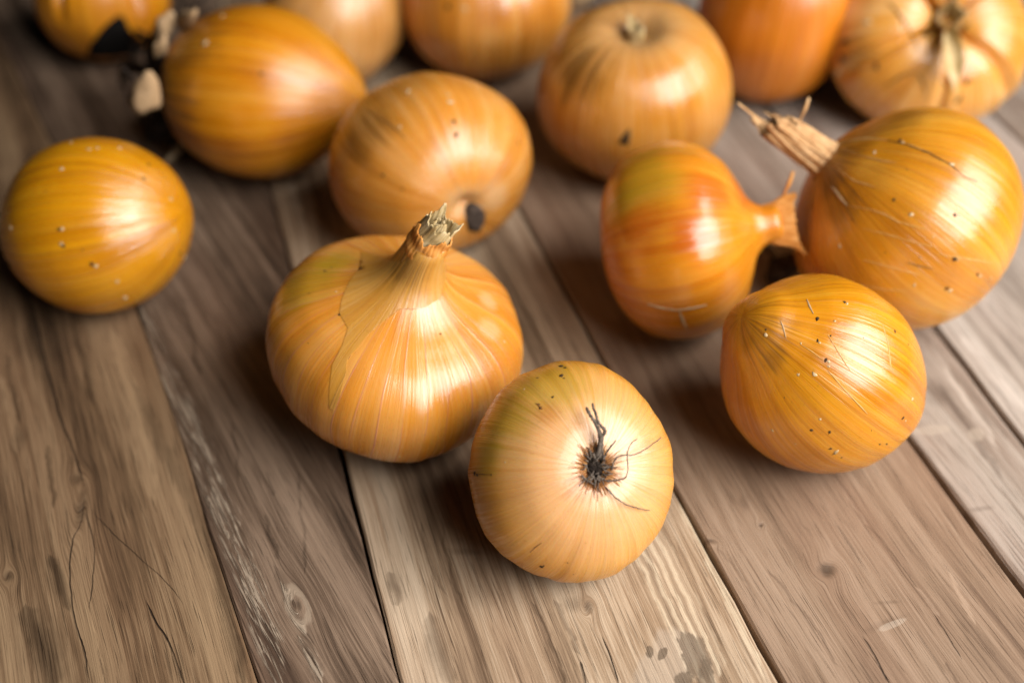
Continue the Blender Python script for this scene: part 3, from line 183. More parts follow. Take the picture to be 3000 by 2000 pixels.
RO = [([[0.00587,-0.01239,0.04664],[0.00683,-0.01044,0.05388],[0.0057,-0.00828,0.05702],[0.00391,-0.0064,0.05908],[0.00297,-0.00463,0.06007]],0.7),([[0.00711,-0.01212,0.04742],[0.0074,-0.01005,0.05342],[0.00807,-0.00886,0.05533],[0.00658,-0.00844,0.05737],[0.00515,-0.00545,0.05979],[0.00467,-0.00377,0.06063]],0.55),([[0.0078,-0.01214,0.04728],[0.00922,-0.01131,0.05027],[0.01116,-0.00972,0.05223]],0.36),([[0.00884,-0.01686,0.04375],[0.01177,-0.01681,0.04392],[0.01398,-0.01626,0.04467],[0.01452,-0.01489,0.04666],[0.01436,-0.01217,0.04991],[0.01549,-0.01015,0.05158],[0.01718,-0.00881,0.05203]],0.24),([[0.01024,-0.01441,0.04527],[0.01064,-0.01348,0.04756],[0.01216,-0.01246,0.04894],[0.01646,-0.01152,0.04862],[0.01986,-0.00929,0.04853],[0.02466,-0.00415,0.04783]],0.24),([[0.0084,-0.01833,0.04297],[0.01094,-0.02062,0.04132],[0.01398,-0.02124,0.03907],[0.01771,-0.02042,0.03644],[0.02113,-0.01879,0.03362]],0.22),([[0.00145,-0.01746,0.0466],[0.00344,-0.01822,0.04521],[0.00543,-0.01858,0.044]],0.3)]
TUFT = [[[-0.03892,-0.00075,0.036],[-0.05126,0.02017,0.032],[-0.0587,0.04459,0.03],[-0.0517,0.03578,0.042],[-0.04559,0.02943,0.052]],[[-0.039,-0.00465,0.034],[-0.04873,0.00412,0.028],[-0.04445,-0.00798,0.04],[-0.03907,-0.02996,0.05]],[[-0.04081,0.00697,0.037],[-0.05178,0.03264,0.034],[-0.05174,0.03766,0.04],[-0.04216,0.03655,0.05],[-0.03309,0.03701,0.058]],[[-0.03835,-0.00685,0.03],[-0.04806,0.00678,0.02],[-0.05301,0.00873,0.01],[-0.05249,0.00722,0.003]],[[-0.03924,-0.00271,0.035],[-0.05058,0.01538,0.026],[-0.05522,0.01754,0.016],[-0.05982,0.02261,0.004]],[[-0.03717,-0.0105,0.03],[-0.04383,-0.00099,0.018],[-0.0442,0.00789,0.006],[-0.04239,0.00699,0.002]],[[-0.04056,0.00496,0.036],[-0.05806,0.03581,0.028],[-0.07248,0.05527,0.02],[-0.07812,0.05683,0.01]],[[-0.04167,0.01085,0.037],[-0.05869,0.04888,0.03],[-0.07343,0.07816,0.022],[-0.07911,0.08417,0.012]]]
TBITS = [[-0.03994,-0.02996,0.05],[-0.03749,0.00629,0.064],[-0.03762,-0.00379,0.06],[-0.0258,0.00505,0.07]]
ROOTC = ([0.00511,-0.01292,0.04433],[0.25026,-0.6331,0.7325])
PLUG = ([0.01802,-0.02855,0.02789],[0.35083,-0.90813,0.22852])
FLAP = [[2.3378,0.7205],[2.4894,0.7435],[2.6887,0.7601],[2.877,0.7686],[3.05,0.7652],[3.1854,0.7562],[3.3148,0.7499],[3.4152,0.7408],[3.5156,0.73],[3.6396,0.7149],[3.748,0.7004],[3.8376,0.6983],[3.9246,0.6948],[4.0,0.6909],[4.0365,0.6778],[4.0686,0.665],[4.0953,0.6517],[4.11,0.6384],[4.1219,0.6252],[4.13,0.612],[4.1345,0.5994],[4.1641,0.5844],[4.189,0.5685],[4.2097,0.5527],[4.2279,0.5376],[4.2472,0.5219],[4.2586,0.5044],[4.3004,0.5064],[4.3071,0.5261],[4.3109,0.5455],[4.3044,0.5599],[4.2962,0.5749],[4.2883,0.589],[4.2782,0.6032],[4.2497,0.6183],[4.2231,0.6343],[4.2397,0.6508],[4.2486,0.6659],[4.2559,0.6809],[4.2568,0.6955],[4.2652,0.7109],[4.2907,0.7273],[4.325,0.744],[4.3609,0.7605],[4.4078,0.7738],[4.4697,0.7864],[4.5328,0.7984],[4.6684,0.8031],[4.8135,0.8074],[4.9716,0.8093],[5.1402,0.8086],[5.3202,0.8153],[5.562,0.8171],[5.677,0.8263],[5.829,0.835],[6.0417,0.8398],[6.413,0.8298],[6.742,0.8227],[7.1141,0.7801],[5.5976,0.9332],[5.4547,0.9548],[5.7589,0.9731],[5.0798,0.9763],[4.5394,0.9697],[4.2468,0.9563],[4.1222,0.9334],[3.9799,0.9177],[3.8613,0.9014],[3.5649,0.8894],[3.1894,0.869],[2.4691,0.8144],[2.3079,0.7684],[2.324,0.743]]
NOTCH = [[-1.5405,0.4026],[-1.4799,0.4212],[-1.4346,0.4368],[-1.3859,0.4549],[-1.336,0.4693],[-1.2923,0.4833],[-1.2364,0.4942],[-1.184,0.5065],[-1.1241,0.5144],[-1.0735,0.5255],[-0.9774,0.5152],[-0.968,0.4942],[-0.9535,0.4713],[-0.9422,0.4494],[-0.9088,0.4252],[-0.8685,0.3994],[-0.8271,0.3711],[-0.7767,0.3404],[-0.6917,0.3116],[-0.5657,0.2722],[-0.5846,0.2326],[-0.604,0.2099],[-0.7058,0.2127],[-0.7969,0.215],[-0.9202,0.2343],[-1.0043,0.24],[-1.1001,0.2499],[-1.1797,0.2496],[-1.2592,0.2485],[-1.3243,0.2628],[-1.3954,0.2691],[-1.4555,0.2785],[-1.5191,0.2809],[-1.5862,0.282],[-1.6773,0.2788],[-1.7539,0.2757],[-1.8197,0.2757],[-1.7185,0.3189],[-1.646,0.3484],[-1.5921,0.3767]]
SEAM = {'A':[[-0.15344,0.25907],[-0.10928,0.11345],[-0.07368,-0.00392],[-0.05404,-0.0687],[-0.03839,-0.1203],[-0.02799,-0.15459]],'B':[[-0.05961,0.2914],[-0.01032,0.13159],[0.02364,0.02151],[0.04845,-0.05894],[0.06737,-0.1203],[0.07795,-0.15459]],'C':[[0.06098,0.21485],[0.09405,0.09621],[0.11849,0.00852],[0.13446,-0.0488],[0.15246,-0.11339],[0.16394,-0.15459]],'D':[[-0.27987,0.25907],[-0.25397,0.21485],[-0.2078,0.13159],[-0.14412,0.01992],[-0.11647,-0.0404],[-0.09071,-0.09928],[-0.07032,-0.14485],[-0.0659,-0.15459]],'E':[[0.12381,0.17091],[0.14391,0.07981],[0.1637,-0.00995],[0.17286,-0.05147],[0.18266,-0.09588]]}
FEAT = [(0,'crack',[[-0.18448,0.02002],[-0.16826,-0.01422],[-0.15522,-0.04125],[-0.14449,-0.06042],[-0.13985,-0.07002]],0.9),(0,'crack',[[-0.13732,-0.07725],[-0.13585,-0.08722],[-0.13631,-0.09492],[-0.1324,-0.11049],[-0.12754,-0.12342],[-0.12182,-0.13405],[-0.11735,-0.14496]],0.45),(0,'crack',[[-0.1349,-0.08328],[-0.12848,-0.09867],[-0.1258,-0.11049],[-0.12436,-0.11919]],0.4),(0,'light',[[-0.12357,-0.12004],[-0.11915,-0.13002],[-0.11287,-0.14481]],0.6),(0,'crack',[[-0.13329,-0.08278],[-0.12769,-0.0882],[-0.12172,-0.09397],[-0.11042,-0.1042],[-0.10412,-0.1096],[-0.09742,-0.11747]],0.28),(0,'crack',[[-0.10798,-0.11704],[-0.10472,-0.12258],[-0.09975,-0.12921],[-0.09542,-0.13644],[-0.09097,-0.14534]],0.55),(0,'dark',[[-0.16887,0.02002],[-0.15708,-0.00769],[-0.14592,-0.03293]],3.2),(0,'dark',[[-0.1851,-0.00769],[-0.17472,-0.03051],[-0.16927,-0.04242]],2.2),(0,'dark',[[-0.1342,-0.02436],[-0.11479,-0.05824],[-0.09857,-0.08722],[-0.08589,-0.11488],[-0.075,-0.14481]],5.5),(0,'dark',[[-0.14316,-0.11919],[-0.13363,-0.13325],[-0.12667,-0.14534]],7.0),(0,'dark',[[-0.156,-0.05381],[-0.15092,-0.06686],[-0.14595,-0.08028]],2.0),(0,'dark',[[-0.14168,-0.10053],[-0.13425,-0.11226],[-0.12989,-0.12004]],3.2),(0,'light',[[-0.18345,-0.01933],[-0.17485,-0.03534],[-0.16575,-0.05603]],3.0),(0,'light',[[-0.14961,0.00584],[-0.13153,-0.03534],[-0.11519,-0.07725]],6.0),(1,'fibre',[[-0.14155,0.01713],[-0.12456,-0.01806],[-0.11378,-0.03653],[-0.10239,-0.06042],[-0.09196,-0.08229],[-0.08254,-0.10145],[-0.07342,-0.12173],[-0.06437,-0.14481]],9.0),(1,'dark',[[-0.07811,-0.08328],[-0.07508,-0.09302],[-0.07121,-0.10145]],1.4),(1,'dark',[[-0.07175,-0.10511],[-0.06563,-0.11747],[-0.05812,-0.13164],[-0.05306,-0.14496]],4.5),(1,'dark',[[-0.0961,-0.04242],[-0.09245,-0.05603],[-0.08936,-0.06897]],1.2),(1,'dark',[[-0.12663,0.02002],[-0.11946,0.00308],[-0.11252,-0.01806]],2.5),(1,'dark',[[-0.08027,-0.06473],[-0.07772,-0.07107],[-0.07631,-0.07521]],1.4),(1,'dark',[[-0.07081,-0.06473],[-0.06582,-0.08722],[-0.06292,-0.10601]],1.3),(1,'fibre',[[-0.06878,-0.11049],[-0.06165,-0.12592],[-0.05308,-0.14481]],3.2),(1,'dark',[[-0.13348,0.08465],[-0.11363,0.04211]],2.0),(2,'dark',[[-0.03732,-0.10655],[-0.0349,-0.11217],[-0.03305,-0.11833]],3.0),(2,'dark',[[-0.02398,-0.12168],[-0.02188,-0.13081],[-0.01827,-0.13957],[-0.01594,-0.14503]],4.5),(2,'dark',[[-0.02817,-0.08732],[-0.0264,-0.09787],[-0.0193,-0.11492]],1.2),(2,'dark',[[-0.02171,-0.08578],[-0.01917,-0.10441],[-0.01471,-0.11833]],1.2),(2,'crack',[[0.01918,-0.13772],[0.01973,-0.1408],[0.02041,-0.14533]],0.8),(2,'crack',[[0.02604,-0.12952],[0.02758,-0.13523],[0.02958,-0.14503]],0.45),(2,'dark',[[0.01256,-0.11697],[0.0156,-0.12563],[0.01902,-0.13523]],2.2),(2,'dark',[[0.00586,-0.11765],[0.01008,-0.12823],[0.01441,-0.14503]],1.5),(2,'stripes',[[0.03889,-0.08732],[0.04733,-0.11492],[0.05523,-0.14503]],13.0),(2,'light',[[0.05355,-0.07791],[0.06168,-0.10797],[0.07004,-0.1408]],2.6),(2,'stripes',[[0.00541,0.08955],[0.03416,-0.00635]],7.0),(3,'crack',[[0.10094,-0.1298],[0.10286,-0.13664],[0.10467,-0.145]],0.6),(3,'light',[[0.12082,-0.112],[0.12287,-0.11646],[0.12511,-0.12208]],1.6),(3,'crack',[[0.12343,-0.1218],[0.12516,-0.12841],[0.12709,-0.13664]],0.4),(3,'light',[[0.10592,-0.06637],[0.1087,-0.07817],[0.11216,-0.08777]],1.0),(3,'dark',[[0.08548,-0.07116],[0.08934,-0.0816],[0.09357,-0.09325]],0.9),(3,'dark',[[0.11203,-0.08833],[0.11681,-0.10019],[0.12082,-0.112]],0.8),(3,'light',[[0.13254,-0.10643],[0.13281,-0.11547],[0.13398,-0.12513]],2.0),(3,'dark',[[0.07762,-0.1054],[0.08473,-0.12035],[0.092,-0.13887]],1.3),(3,'dark',[[0.0639,-0.09701],[0.0684,-0.10643],[0.07309,-0.12323]],1.3),(3,'dark',[[0.1221,-0.13798],[0.12393,-0.14758]],1.0),(4,'dark',[[0.15255,-0.02276],[0.15633,-0.04672],[0.1604,-0.06677]],3.0),(4,'light',[[0.1552,-0.00148],[0.159,-0.02728],[0.1633,-0.0529]],3.0),(5,'light',[[0.16791,0.00348],[0.1733,-0.01584],[0.17793,-0.03609]],5.0),(5,'dark',[[0.184,0.02418],[0.18656,0.01107],[0.18933,-0.00148]],3.0)]
BLOB = [(0,'knot',[-0.1424,-0.06845],[0.00228,0.0],[0.00086,-0.00305]),(0,'knot',[-0.13741,-0.08079],[0.00202,-0.00036],[0.00127,-0.00747]),(0,'knot',[-0.15193,-0.10799],[0.00157,0.0],[0.00063,-0.00195]),(0,'stain',[-0.13708,-0.10871],[0.00298,0.0011],[0.0047,-0.00923]),(0,'stain',[-0.13295,-0.13325],[0.00654,0.00228],[0.00791,-0.01497]),(0,'stain',[-0.17844,-0.00235],[0.00965,0.0],[0.00299,-0.00963]),(0,'stain',[-0.16627,-0.04931],[0.00295,0.0],[0.00193,-0.00612]),(1,'ring',[-0.06312,-0.11876],[0.00249,0.00117],[0.00278,-0.00634]),(1,'knot',[-0.06304,-0.11833],[0.00091,0.00043],[0.00089,-0.00204]),(2,'stain',[-0.03529,-0.11077],[0.00278,0.00062],[0.00123,-0.00564]),(2,'stain',[-0.0116,-0.10938],[0.01308,-0.0],[0.00028,-0.01107]),(2,'stain',[-0.02175,-0.13335],[0.00363,0.00076],[0.00196,-0.00983]),(2,'knot',[0.0222,-0.11934],[0.00141,0.0],[-0.00011,-0.00216]),(2,'stain',[0.01863,-0.11833],[0.00385,0.0],[-0.00013,-0.0031]),(2,'pale',[0.0438,-0.13896],[0.00636,-0.00457],[-0.00646,-0.0108]),(2,'grey',[0.03913,-0.13479],[0.00108,-0.00023],[-0.00048,-0.00199]),(2,'grey',[0.04266,-0.13536],[0.0008,-0.00058],[-0.00118,-0.00199]),(2,'grey',[0.05213,-0.13586],[0.00334,0.00171],[0.00223,-0.00795]),(2,'grey',[0.04807,-0.14353],[0.00293,0.00058],[9e-05,-0.00218]),(2,'grey',[0.05433,-0.14171],[0.00221,0.00044],[0.00015,-0.00546]),(2,'stain',[-0.01476,-0.0986],[0.00669,-0.00044],[-2e-05,-0.00152]),(3,'knot',[0.09534,-0.1054],[0.00194,-0.00164],[-0.00151,-0.00227]),(3,'knot',[0.06156,-0.09433],[0.00174,-0.00062],[-0.00034,-0.001]),(3,'knot',[0.0781,-0.08799],[0.00068,-0.0],[-0.00014,-0.00088]),(3,'stain',[0.10792,-0.12513],[0.00724,0.00314],[0.00016,-0.00168]),(3,'stain',[0.11097,-0.11744],[0.00391,0.00025],[-0.00016,-0.00078]),(3,'pale',[0.11069,-0.12513],[0.00527,0.00228],[0.0001,-0.00112]),(3,'stain',[0.07426,-0.07817],[0.00197,0.00088],[0.00043,-0.00344]),(4,'pale',[0.1432,-0.04564],[0.00689,0.00082],[-0.00052,-0.00249]),(4,'stain',[0.15005,-0.02738],[0.00457,-0.00499],[-0.0036,-0.00538]),(4,'stain',[0.14925,-0.08103],[0.00432,0.00057],[-0.00024,-0.00109]),(4,'pale',[0.1584,-0.04759],[0.00296,-0.0],[-0.00099,-0.0033])]  # between seams C and E, the wide pale blob paints a sheen
PLACE = {'scrap_a':[-0.17549,0.16942,0.006],'scrap_b':[-0.1825,0.23003,0.0],'scrap_c':[-0.17659,0.24882,0.0],'scrap_d':[-0.15012,0.12955,0.004],'scrap_e':[0.10519,0.03475,0.005],'scrap_f':[0.03714,0.28474,0.0],'tuft':[-0.16823,0.16809,0.02]}
# ---------------------------------------------------------------- small helpers
def V3(p): return Vector((float(p[0]), float(p[1]), float(p[2])))
def empty(name, loc, label, cat, group=None):
    o = bpy.data.objects.new(name, None)
    o.empty_display_size = .01
    o.location = loc
    o['label'] = label
    o['category'] = cat
    if group:
        o['group'] = group
    COL.objects.link(o)
    return o
def mesh_obj(name, verts, faces, mat, parent=None, smooth=True, attr=None, mats=None, midx=None):
    me = bpy.data.meshes.new(name)
    me.from_pydata([tuple(map(float, v)) for v in verts], [], [tuple(map(int, f)) for f in faces])
    if attr is not None:
        a = me.attributes.new('skin', 'FLOAT_VECTOR', 'POINT')
        a.data.foreach_set('vector', np.asarray(attr, np.float32).ravel())
    for m in (mats or [mat]):
        me.materials.append(m)
    if midx is not None:
        me.polygons.foreach_set('material_index', np.asarray(midx, np.int32))
    me.polygons.foreach_set('use_smooth', [smooth] * len(me.polygons))
    me.update()
    o = bpy.data.objects.new(name, me)
    COL.objects.link(o)
    if parent is not None:
        o.parent = parent
    return o

class NB:
    """a short-hand node builder"""
    def __init__(self, name):
        self.m = bpy.data.materials.new(name)
        self.m.use_nodes = True
        self.nt = self.m.node_tree
        self.bsdf = self.nt.nodes['Principled BSDF']
    def set(self, sock, v):
        if hasattr(v, 'is_output') or isinstance(v, bpy.types.NodeSocket):
            self.nt.links.new(v, sock)
        elif isinstance(v, (tuple, list)) and len(v) == 3 and sock.type == 'RGBA':
            sock.default_value = (*v, 1)
        else:
            sock.default_value = v
    def node(self, t, **kw):
        n = self.nt.nodes.new(t)
        for k, v in kw.items():
            setattr(n, k, v)
        return n
    def math(self, op, a, b=None, c=None, clamp=False):
        n = self.node('ShaderNodeMath', operation=op, use_clamp=clamp)
        self.set(n.inputs[0], a)
        if b is not None: self.set(n.inputs[1], b)
        if c is not None: self.set(n.inputs[2], c)
        return n.outputs[0]
    def vmath(self, op, a, b=None, out=0):
        n = self.node('ShaderNodeVectorMath', operation=op)
        self.set(n.inputs[0], a)
        if b is not None: self.set(n.inputs[1], b)
        return n.outputs[out]
    def comb(self, x, y, z):
        n = self.node('ShaderNodeCombineXYZ')
        for i, v in enumerate((x, y, z)): self.set(n.inputs[i], v)
        return n.outputs[0]
    def sep(self, v):
        n = self.node('ShaderNodeSeparateXYZ')
        self.set(n.inputs[0], v)
        return n.outputs
    def noise(self, vec, scale=1., detail=2., rough=.5, dist=0.):
        n = self.node('ShaderNodeTexNoise')
        self.set(n.inputs['Vector'], vec)
        n.inputs['Scale'].default_value = scale
        n.inputs['Detail'].default_value = detail
        n.inputs['Roughness'].default_value = rough
        n.inputs['Distortion'].default_value = dist
        return n.outputs[0]
    def ss(self, v, a, b):
        """smoothstep of v from a to b (a may exceed b)"""
        n = self.node('ShaderNodeMapRange', interpolation_type='SMOOTHSTEP')
        self.set(n.inputs[0], v)
        if a < b:
            n.inputs[1].default_value, n.inputs[2].default_value, n.inputs[3].default_value, n.inputs[4].default_value = a, b, 0, 1
        else:
            n.inputs[1].default_value, n.inputs[2].default_value, n.inputs[3].default_value, n.inputs[4].default_value = b, a, 1, 0
        return n.outputs[0]
    def lin(self, v, a, b, c=0., d=1., clamp=True):
        n = self.node('ShaderNodeMapRange', clamp=clamp)
        self.set(n.inputs[0], v)
        for i, x in enumerate((a, b, c, d)): self.set(n.inputs[i + 1], x)
        return n.outputs[0]
    def mix(self, f, a, b, blend='MIX'):
        n = self.node('ShaderNodeMix', data_type='RGBA', blend_type=blend)
        self.set(n.inputs[0], f)
        self.set(n.inputs[6], a)
        self.set(n.inputs[7], b)
        return n.outputs[2]
    def ramp(self, v, stops):
        n = self.node('ShaderNodeValToRGB')
        self.set(n.inputs[0], v)
        e = n.color_ramp.elements
        while len(e) < len(stops): e.new(.5)
        for i, (p, c) in enumerate(stops):
            e[i].position = p
            e[i].color = (*c, 1)
        return n.outputs[0]
    def curve(self, v, pts):
        n = self.node('ShaderNodeFloatCurve')
        self.set(n.inputs['Value'], v)
        c = n.mapping.curves[0]
        while len(c.points) < len(pts): c.points.new(.5, .5)
        for i, p in enumerate(pts):
            c.points[i].location = p
        n.mapping.use_clip = False
        n.mapping.extend = 'EXTRAPOLATED'
        n.mapping.update()
        return n.outputs[0]
    def bump(self, h, strength, dist, normal=None):
        n = self.node('ShaderNodeBump')
        n.inputs['Strength'].default_value = strength
        n.inputs['Distance'].default_value = dist
        self.set(n.inputs['Height'], h)
        if normal is not None: self.set(n.inputs['Normal'], normal)
        return n.outputs[0]
    def inp(self, k, v):
        self.set(self.bsdf.inputs[k], v)

# ---------------------------------------------------------------- wooden tabletop
WOOD = {   # dark, mid, light of each board, left to right
    0: ((.036, .020, .009), (.205, .122, .064), (.40, .265, .150)),
    1: ((.042, .025, .015), (.165, .107, .070), (.36, .250, .172)),
    2: ((.125, .076, .042), (.400, .275, .172), (.68, .530, .375)),
    3: ((.155, .094, .058), (.300, .198, .128), (.42, .297, .207)),
    4: ((.130, .090, .066), (.330, .255, .200), (.52, .440, .370)),
    5: ((.190, .145, .115), (.440, .365, .305), (.62, .545, .475)),
}
def wood(idx, pal, feats, blobs, seed):
    """feats: (kind, [(x, y)...], width mm); blobs: (kind, c, u, v), all in the board's own frame, y along the grain"""
    b = NB('board_wood')
    tc = b.node('ShaderNodeTexCoord').outputs['Object']
    x, y, z = b.sep(tc)
    off = seed * 1.37
    w1 = b.noise(b.comb(b.math('MULTIPLY', x, 14.), b.math('MULTIPLY', y, 3.2), off), 1, 2)
    w2 = b.noise(b.comb(b.math('MULTIPLY', x, 60.), b.math('MULTIPLY', y, 11.), off + 3), 1, 2)
    xw = b.math('ADD', x, b.math('MULTIPLY', b.math('SUBTRACT', w1, .5), .020))
    xw = b.math('ADD', xw, b.math('MULTIPLY', b.math('SUBTRACT', w2, .5), .0018))
    masks = []
    for kind, c, u, v in blobs:          # grain flows round the knots
        d = b.vmath('SUBTRACT', b.comb(x, y, 0), (c[0], c[1], 0))
        det = u[0] * v[1] - u[1] * v[0]
        a_ = b.vmath('DOT_PRODUCT', d, (v[1] / det, -v[0] / det, 0), 1)
        c_ = b.vmath('DOT_PRODUCT', d, (-u[1] / det, u[0] / det, 0), 1)
        rr = b.math('SQRT', b.math('ADD', b.math('MULTIPLY', a_, a_), b.math('MULTIPLY', c_, c_)))
        masks.append((kind, rr))
        if kind in ('knot', 'ring'):
            fall = b.math('EXPONENT', b.math('MULTIPLY', b.math('MULTIPLY', rr, rr), -.22))
            push = b.math('MULTIPLY', b.math('MULTIPLY', b.math('TANH' if False else 'ARCTANGENT', a_), fall), -.0026)
            xw = b.math('ADD', xw, push)
    broad = b.noise(b.comb(b.math('MULTIPLY', xw, 75.), b.math('MULTIPLY', y, 2.2), off + 7), 1, 4, .55)
    mid = b.noise(b.comb(b.math('MULTIPLY', xw, 330.), b.math('MULTIPLY', y, 9.), off + 11), 1, 4, .6)
    fine = b.noise(b.comb(b.math('MULTIPLY', xw, 2300.), b.math('MULTIPLY', y, 42.), off + 17), 1, 3, .6)
    pore = b.noise(b.comb(b.math('MULTIPLY', xw, 1700.), b.math('MULTIPLY', y, 46.), off + 23), 1, 2, .5)
    blot = b.noise(b.comb(b.math('MULTIPLY', x, 26.), b.math('MULTIPLY', y, 13.), off + 29), 1, 3, .5)
    tone = b.math('MULTIPLY', broad, .44)
    tone = b.math('ADD', tone, b.math('MULTIPLY', mid, .32))
    tone = b.math('ADD', tone, b.math('MULTIPLY', fine, .24))
    tone = b.math('ADD', tone, b.math('MULTIPLY', blot, .22))
    tone = b.lin(tone, .49, .75)
    col = b.ramp(tone, [(0., pal[0]), (.42, pal[1]), (.60, tuple((p + q) / 2 for p, q in zip(pal[1], pal[2]))), (1., pal[2])])
    hue = b.noise(b.comb(b.math('MULTIPLY', xw, 40.), b.math('MULTIPLY', y, 5.), off + 37), 1, 2)
    col = b.mix(b.lin(hue, .45, .7, 0, .35), col, (pal[1][0] * 1.08, pal[1][1] * .93, pal[1][2] * .92))
    pm = b.ss(pore, .58, .70)
    col = b.mix(b.math('MULTIPLY', pm, .38), col, tuple(c * .6 for c in pal[0]))
    height = b.math('SUBTRACT', b.math('ADD', b.math('MULTIPLY', mid, .5), b.math('MULTIPLY', fine, .45)), b.math('MULTIPLY', pm, .25))
    deep = None
    for i, (kind, pts, wmm) in enumerate(feats):
        P = sorted(pts, key=lambda p: p[1])
        y0, y1 = P[0][1], P[-1][1]
        xs = [p[0] for p in P]
        x0, x1 = min(xs) - .002, max(xs) + .002
        u = b.lin(y, y0, y1, 0, 1, False)
        f = b.curve(b.math('MINIMUM', b.math('MAXIMUM', u, 0.), 1.), [((p[1] - y0) / (y1 - y0), (p[0] - x0) / (x1 - x0)) for p in P])
        xc = b.lin(f, 0, 1, x0, x1, False)
        jit = b.noise(b.comb(b.math('MULTIPLY', x, 90.), b.math('MULTIPLY', y, 130.), i * 5.3), 1, 3)
        amt = .0011 if kind == 'crack' else .004
        d = b.math('ABSOLUTE', b.math('ADD', b.math('SUBTRACT', x, xc), b.math('MULTIPLY', b.math('SUBTRACT', jit, .5), amt)))
        taper = b.math('MULTIPLY', b.ss(u, -.06, .14 if kind == 'crack' else .10), b.ss(u, 1.06, .86 if kind == 'crack' else .9))
        hw = wmm * .0005
        dn = b.math('DIVIDE', d, b.math('MAXIMUM', b.math('MULTIPLY', taper, hw), 1e-6))
        if kind == 'crack':
            vary = b.noise(b.comb(b.math('MULTIPLY', y, 60.), i * 3.1, 0), 1, 2)
            mk = b.math('MULTIPLY', b.ss(dn, 1.25, .45), b.lin(vary, .3, .6, .45, 1))
            col = b.mix(b.math('MULTIPLY', mk, .93), col, (.018, .010, .006))
            height = b.math('SUBTRACT', height, b.math('MULTIPLY', mk, 1.6))
        elif kind == 'dark':
            br = b.math('MULTIPLY', b.ss(dn, 1.3, .1), b.lin(mid, .3, .7, 1., .35))
            col = b.mix(b.math('MULTIPLY', br, .62), col, tuple(c * .75 for c in pal[0]))
        elif kind == 'light':
            br = b.math('MULTIPLY', b.ss(dn, 1.2, .2), b.lin(mid, .3, .65, .2, 1.))
            col = b.mix(b.math('MULTIPLY', br, .55), col, tuple(min(.8, c * 1.28) for c in pal[2]))
        elif kind == 'fibre':
            fb = b.noise(b.comb(b.math('MULTIPLY', xw, 1100.), b.math('MULTIPLY', y, 60.), off + 51), 1, 3, .65, .6)
            br = b.math('MULTIPLY', b.ss(dn, 1.15, .5), b.ss(fb, .47, .60))
            col = b.mix(b.math('MULTIPLY', br, .8), col, (.47, .37, .27))
            dk = b.math('MULTIPLY', b.ss(dn, 1.15, .5), b.ss(fb, .44, .34))
            col = b.mix(b.math('MULTIPLY', dk, .5), col, tuple(c * .8 for c in pal[0]))
            height = b.math('ADD', height, b.math('MULTIPLY', br, .5))
        elif kind == 'stripes':
            sw = b.math('SINE', b.math('ADD', b.math('MULTIPLY', b.math('SUBTRACT', x, xc), 2200.), b.math('MULTIPLY', b.math('ADD', w2, jit), 6.)))
            area = b.ss(dn, 1.15, .7)
            br = b.math('MULTIPLY', area, b.lin(sw, -.2, .9))
            col = b.mix(b.math('MULTIPLY', area, .30), col, pal[2])
            col = b.mix(b.math('MULTIPLY', br, .50), col, tuple(min(.8, c * 1.25) for c in pal[2]))
            col = b.mix(b.math('MULTIPLY', b.math('MULTIPLY', area, b.lin(sw, -.1, -.95)), .30), col, tuple((p + q) / 2 for p, q in zip(pal[0], pal[1])))
    jit0 = b.noise(b.comb(b.math('MULTIPLY', x, 700.), b.math('MULTIPLY', y, 260.), 77.), 1, 3, .6)
    for i, (kind, rr) in enumerate(masks):
        nz = b.noise(b.comb(b.math('MULTIPLY', x, 260.), b.math('MULTIPLY', y, 120.), 9.1 * i), 1, 3)
        q = b.math('ADD', rr, b.math('MULTIPLY', b.math('SUBTRACT', nz, .5), 1.1))
        if kind == 'knot':
            mk = b.math('MULTIPLY', b.ss(q, 1.5, .1), b.lin(mid, .3, .65, 1., .5))
            col = b.mix(b.math('MULTIPLY', mk, .85), col, (.035, .020, .011))
            height = b.math('SUBTRACT', height, b.math('MULTIPLY', mk, .6))
        elif kind == 'ring':
            mk = b.math('MULTIPLY', b.ss(q, 1.35, 1.0), b.ss(q, .45, .85))
            col = b.mix(b.math('MULTIPLY', mk, .7), col, (.42, .32, .23))
        elif kind == 'stain':
            mk = b.math('MULTIPLY', b.ss(q, 1.4, .2), b.lin(mid, .3, .7, 1., .45))
            col = b.mix(b.math('MULTIPLY', mk, .5), col, tuple(c * .8 for c in pal[0]))
        elif kind == 'pale':
            mk = b.ss(q, 1.15, .75)
            col = b.mix(b.math('MULTIPLY', mk, .42), col, (.56, .46, .36))
        elif kind == 'grey':
            q = b.math('ADD', q, b.math('MULTIPLY', b.math('SUBTRACT', jit0, .5), 1.2))
            mk = b.math('MULTIPLY', b.ss(q, 1.15, .85), b.lin(mid, .25, .6, .65, 1.))
            col = b.mix(b.math('MULTIPLY', mk, .85), col, (.155, .112, .075))
    b.inp('Base Color', col)
    b.inp('Roughness', b.lin(tone, 0, 1, .60, .48))
    b.inp('Specular IOR Level', .45)
    b.inp('Normal', b.bump(height, .8, .0007))
    return b.m

def lerp_poly(P, n):
    P = np.array(P)
    L = np.concatenate([[0], np.cumsum(np.linalg.norm(np.diff(P, axis=0), axis=1))])
    s = np.linspace(0, L[-1], n)
    return np.stack([np.interp(s, L, P[:, i]) for i in range(P.shape[1])], -1)
def extend(P, far, near):
    """carry a seam (listed far to near) on beyond the picture"""
    P = np.array(P, float)
    a = P[0] + unit(P[0] - P[2]) * far
    c = P[-1] + unit(P[-1] - P[-3]) * near
    return np.vstack([a, P, c])

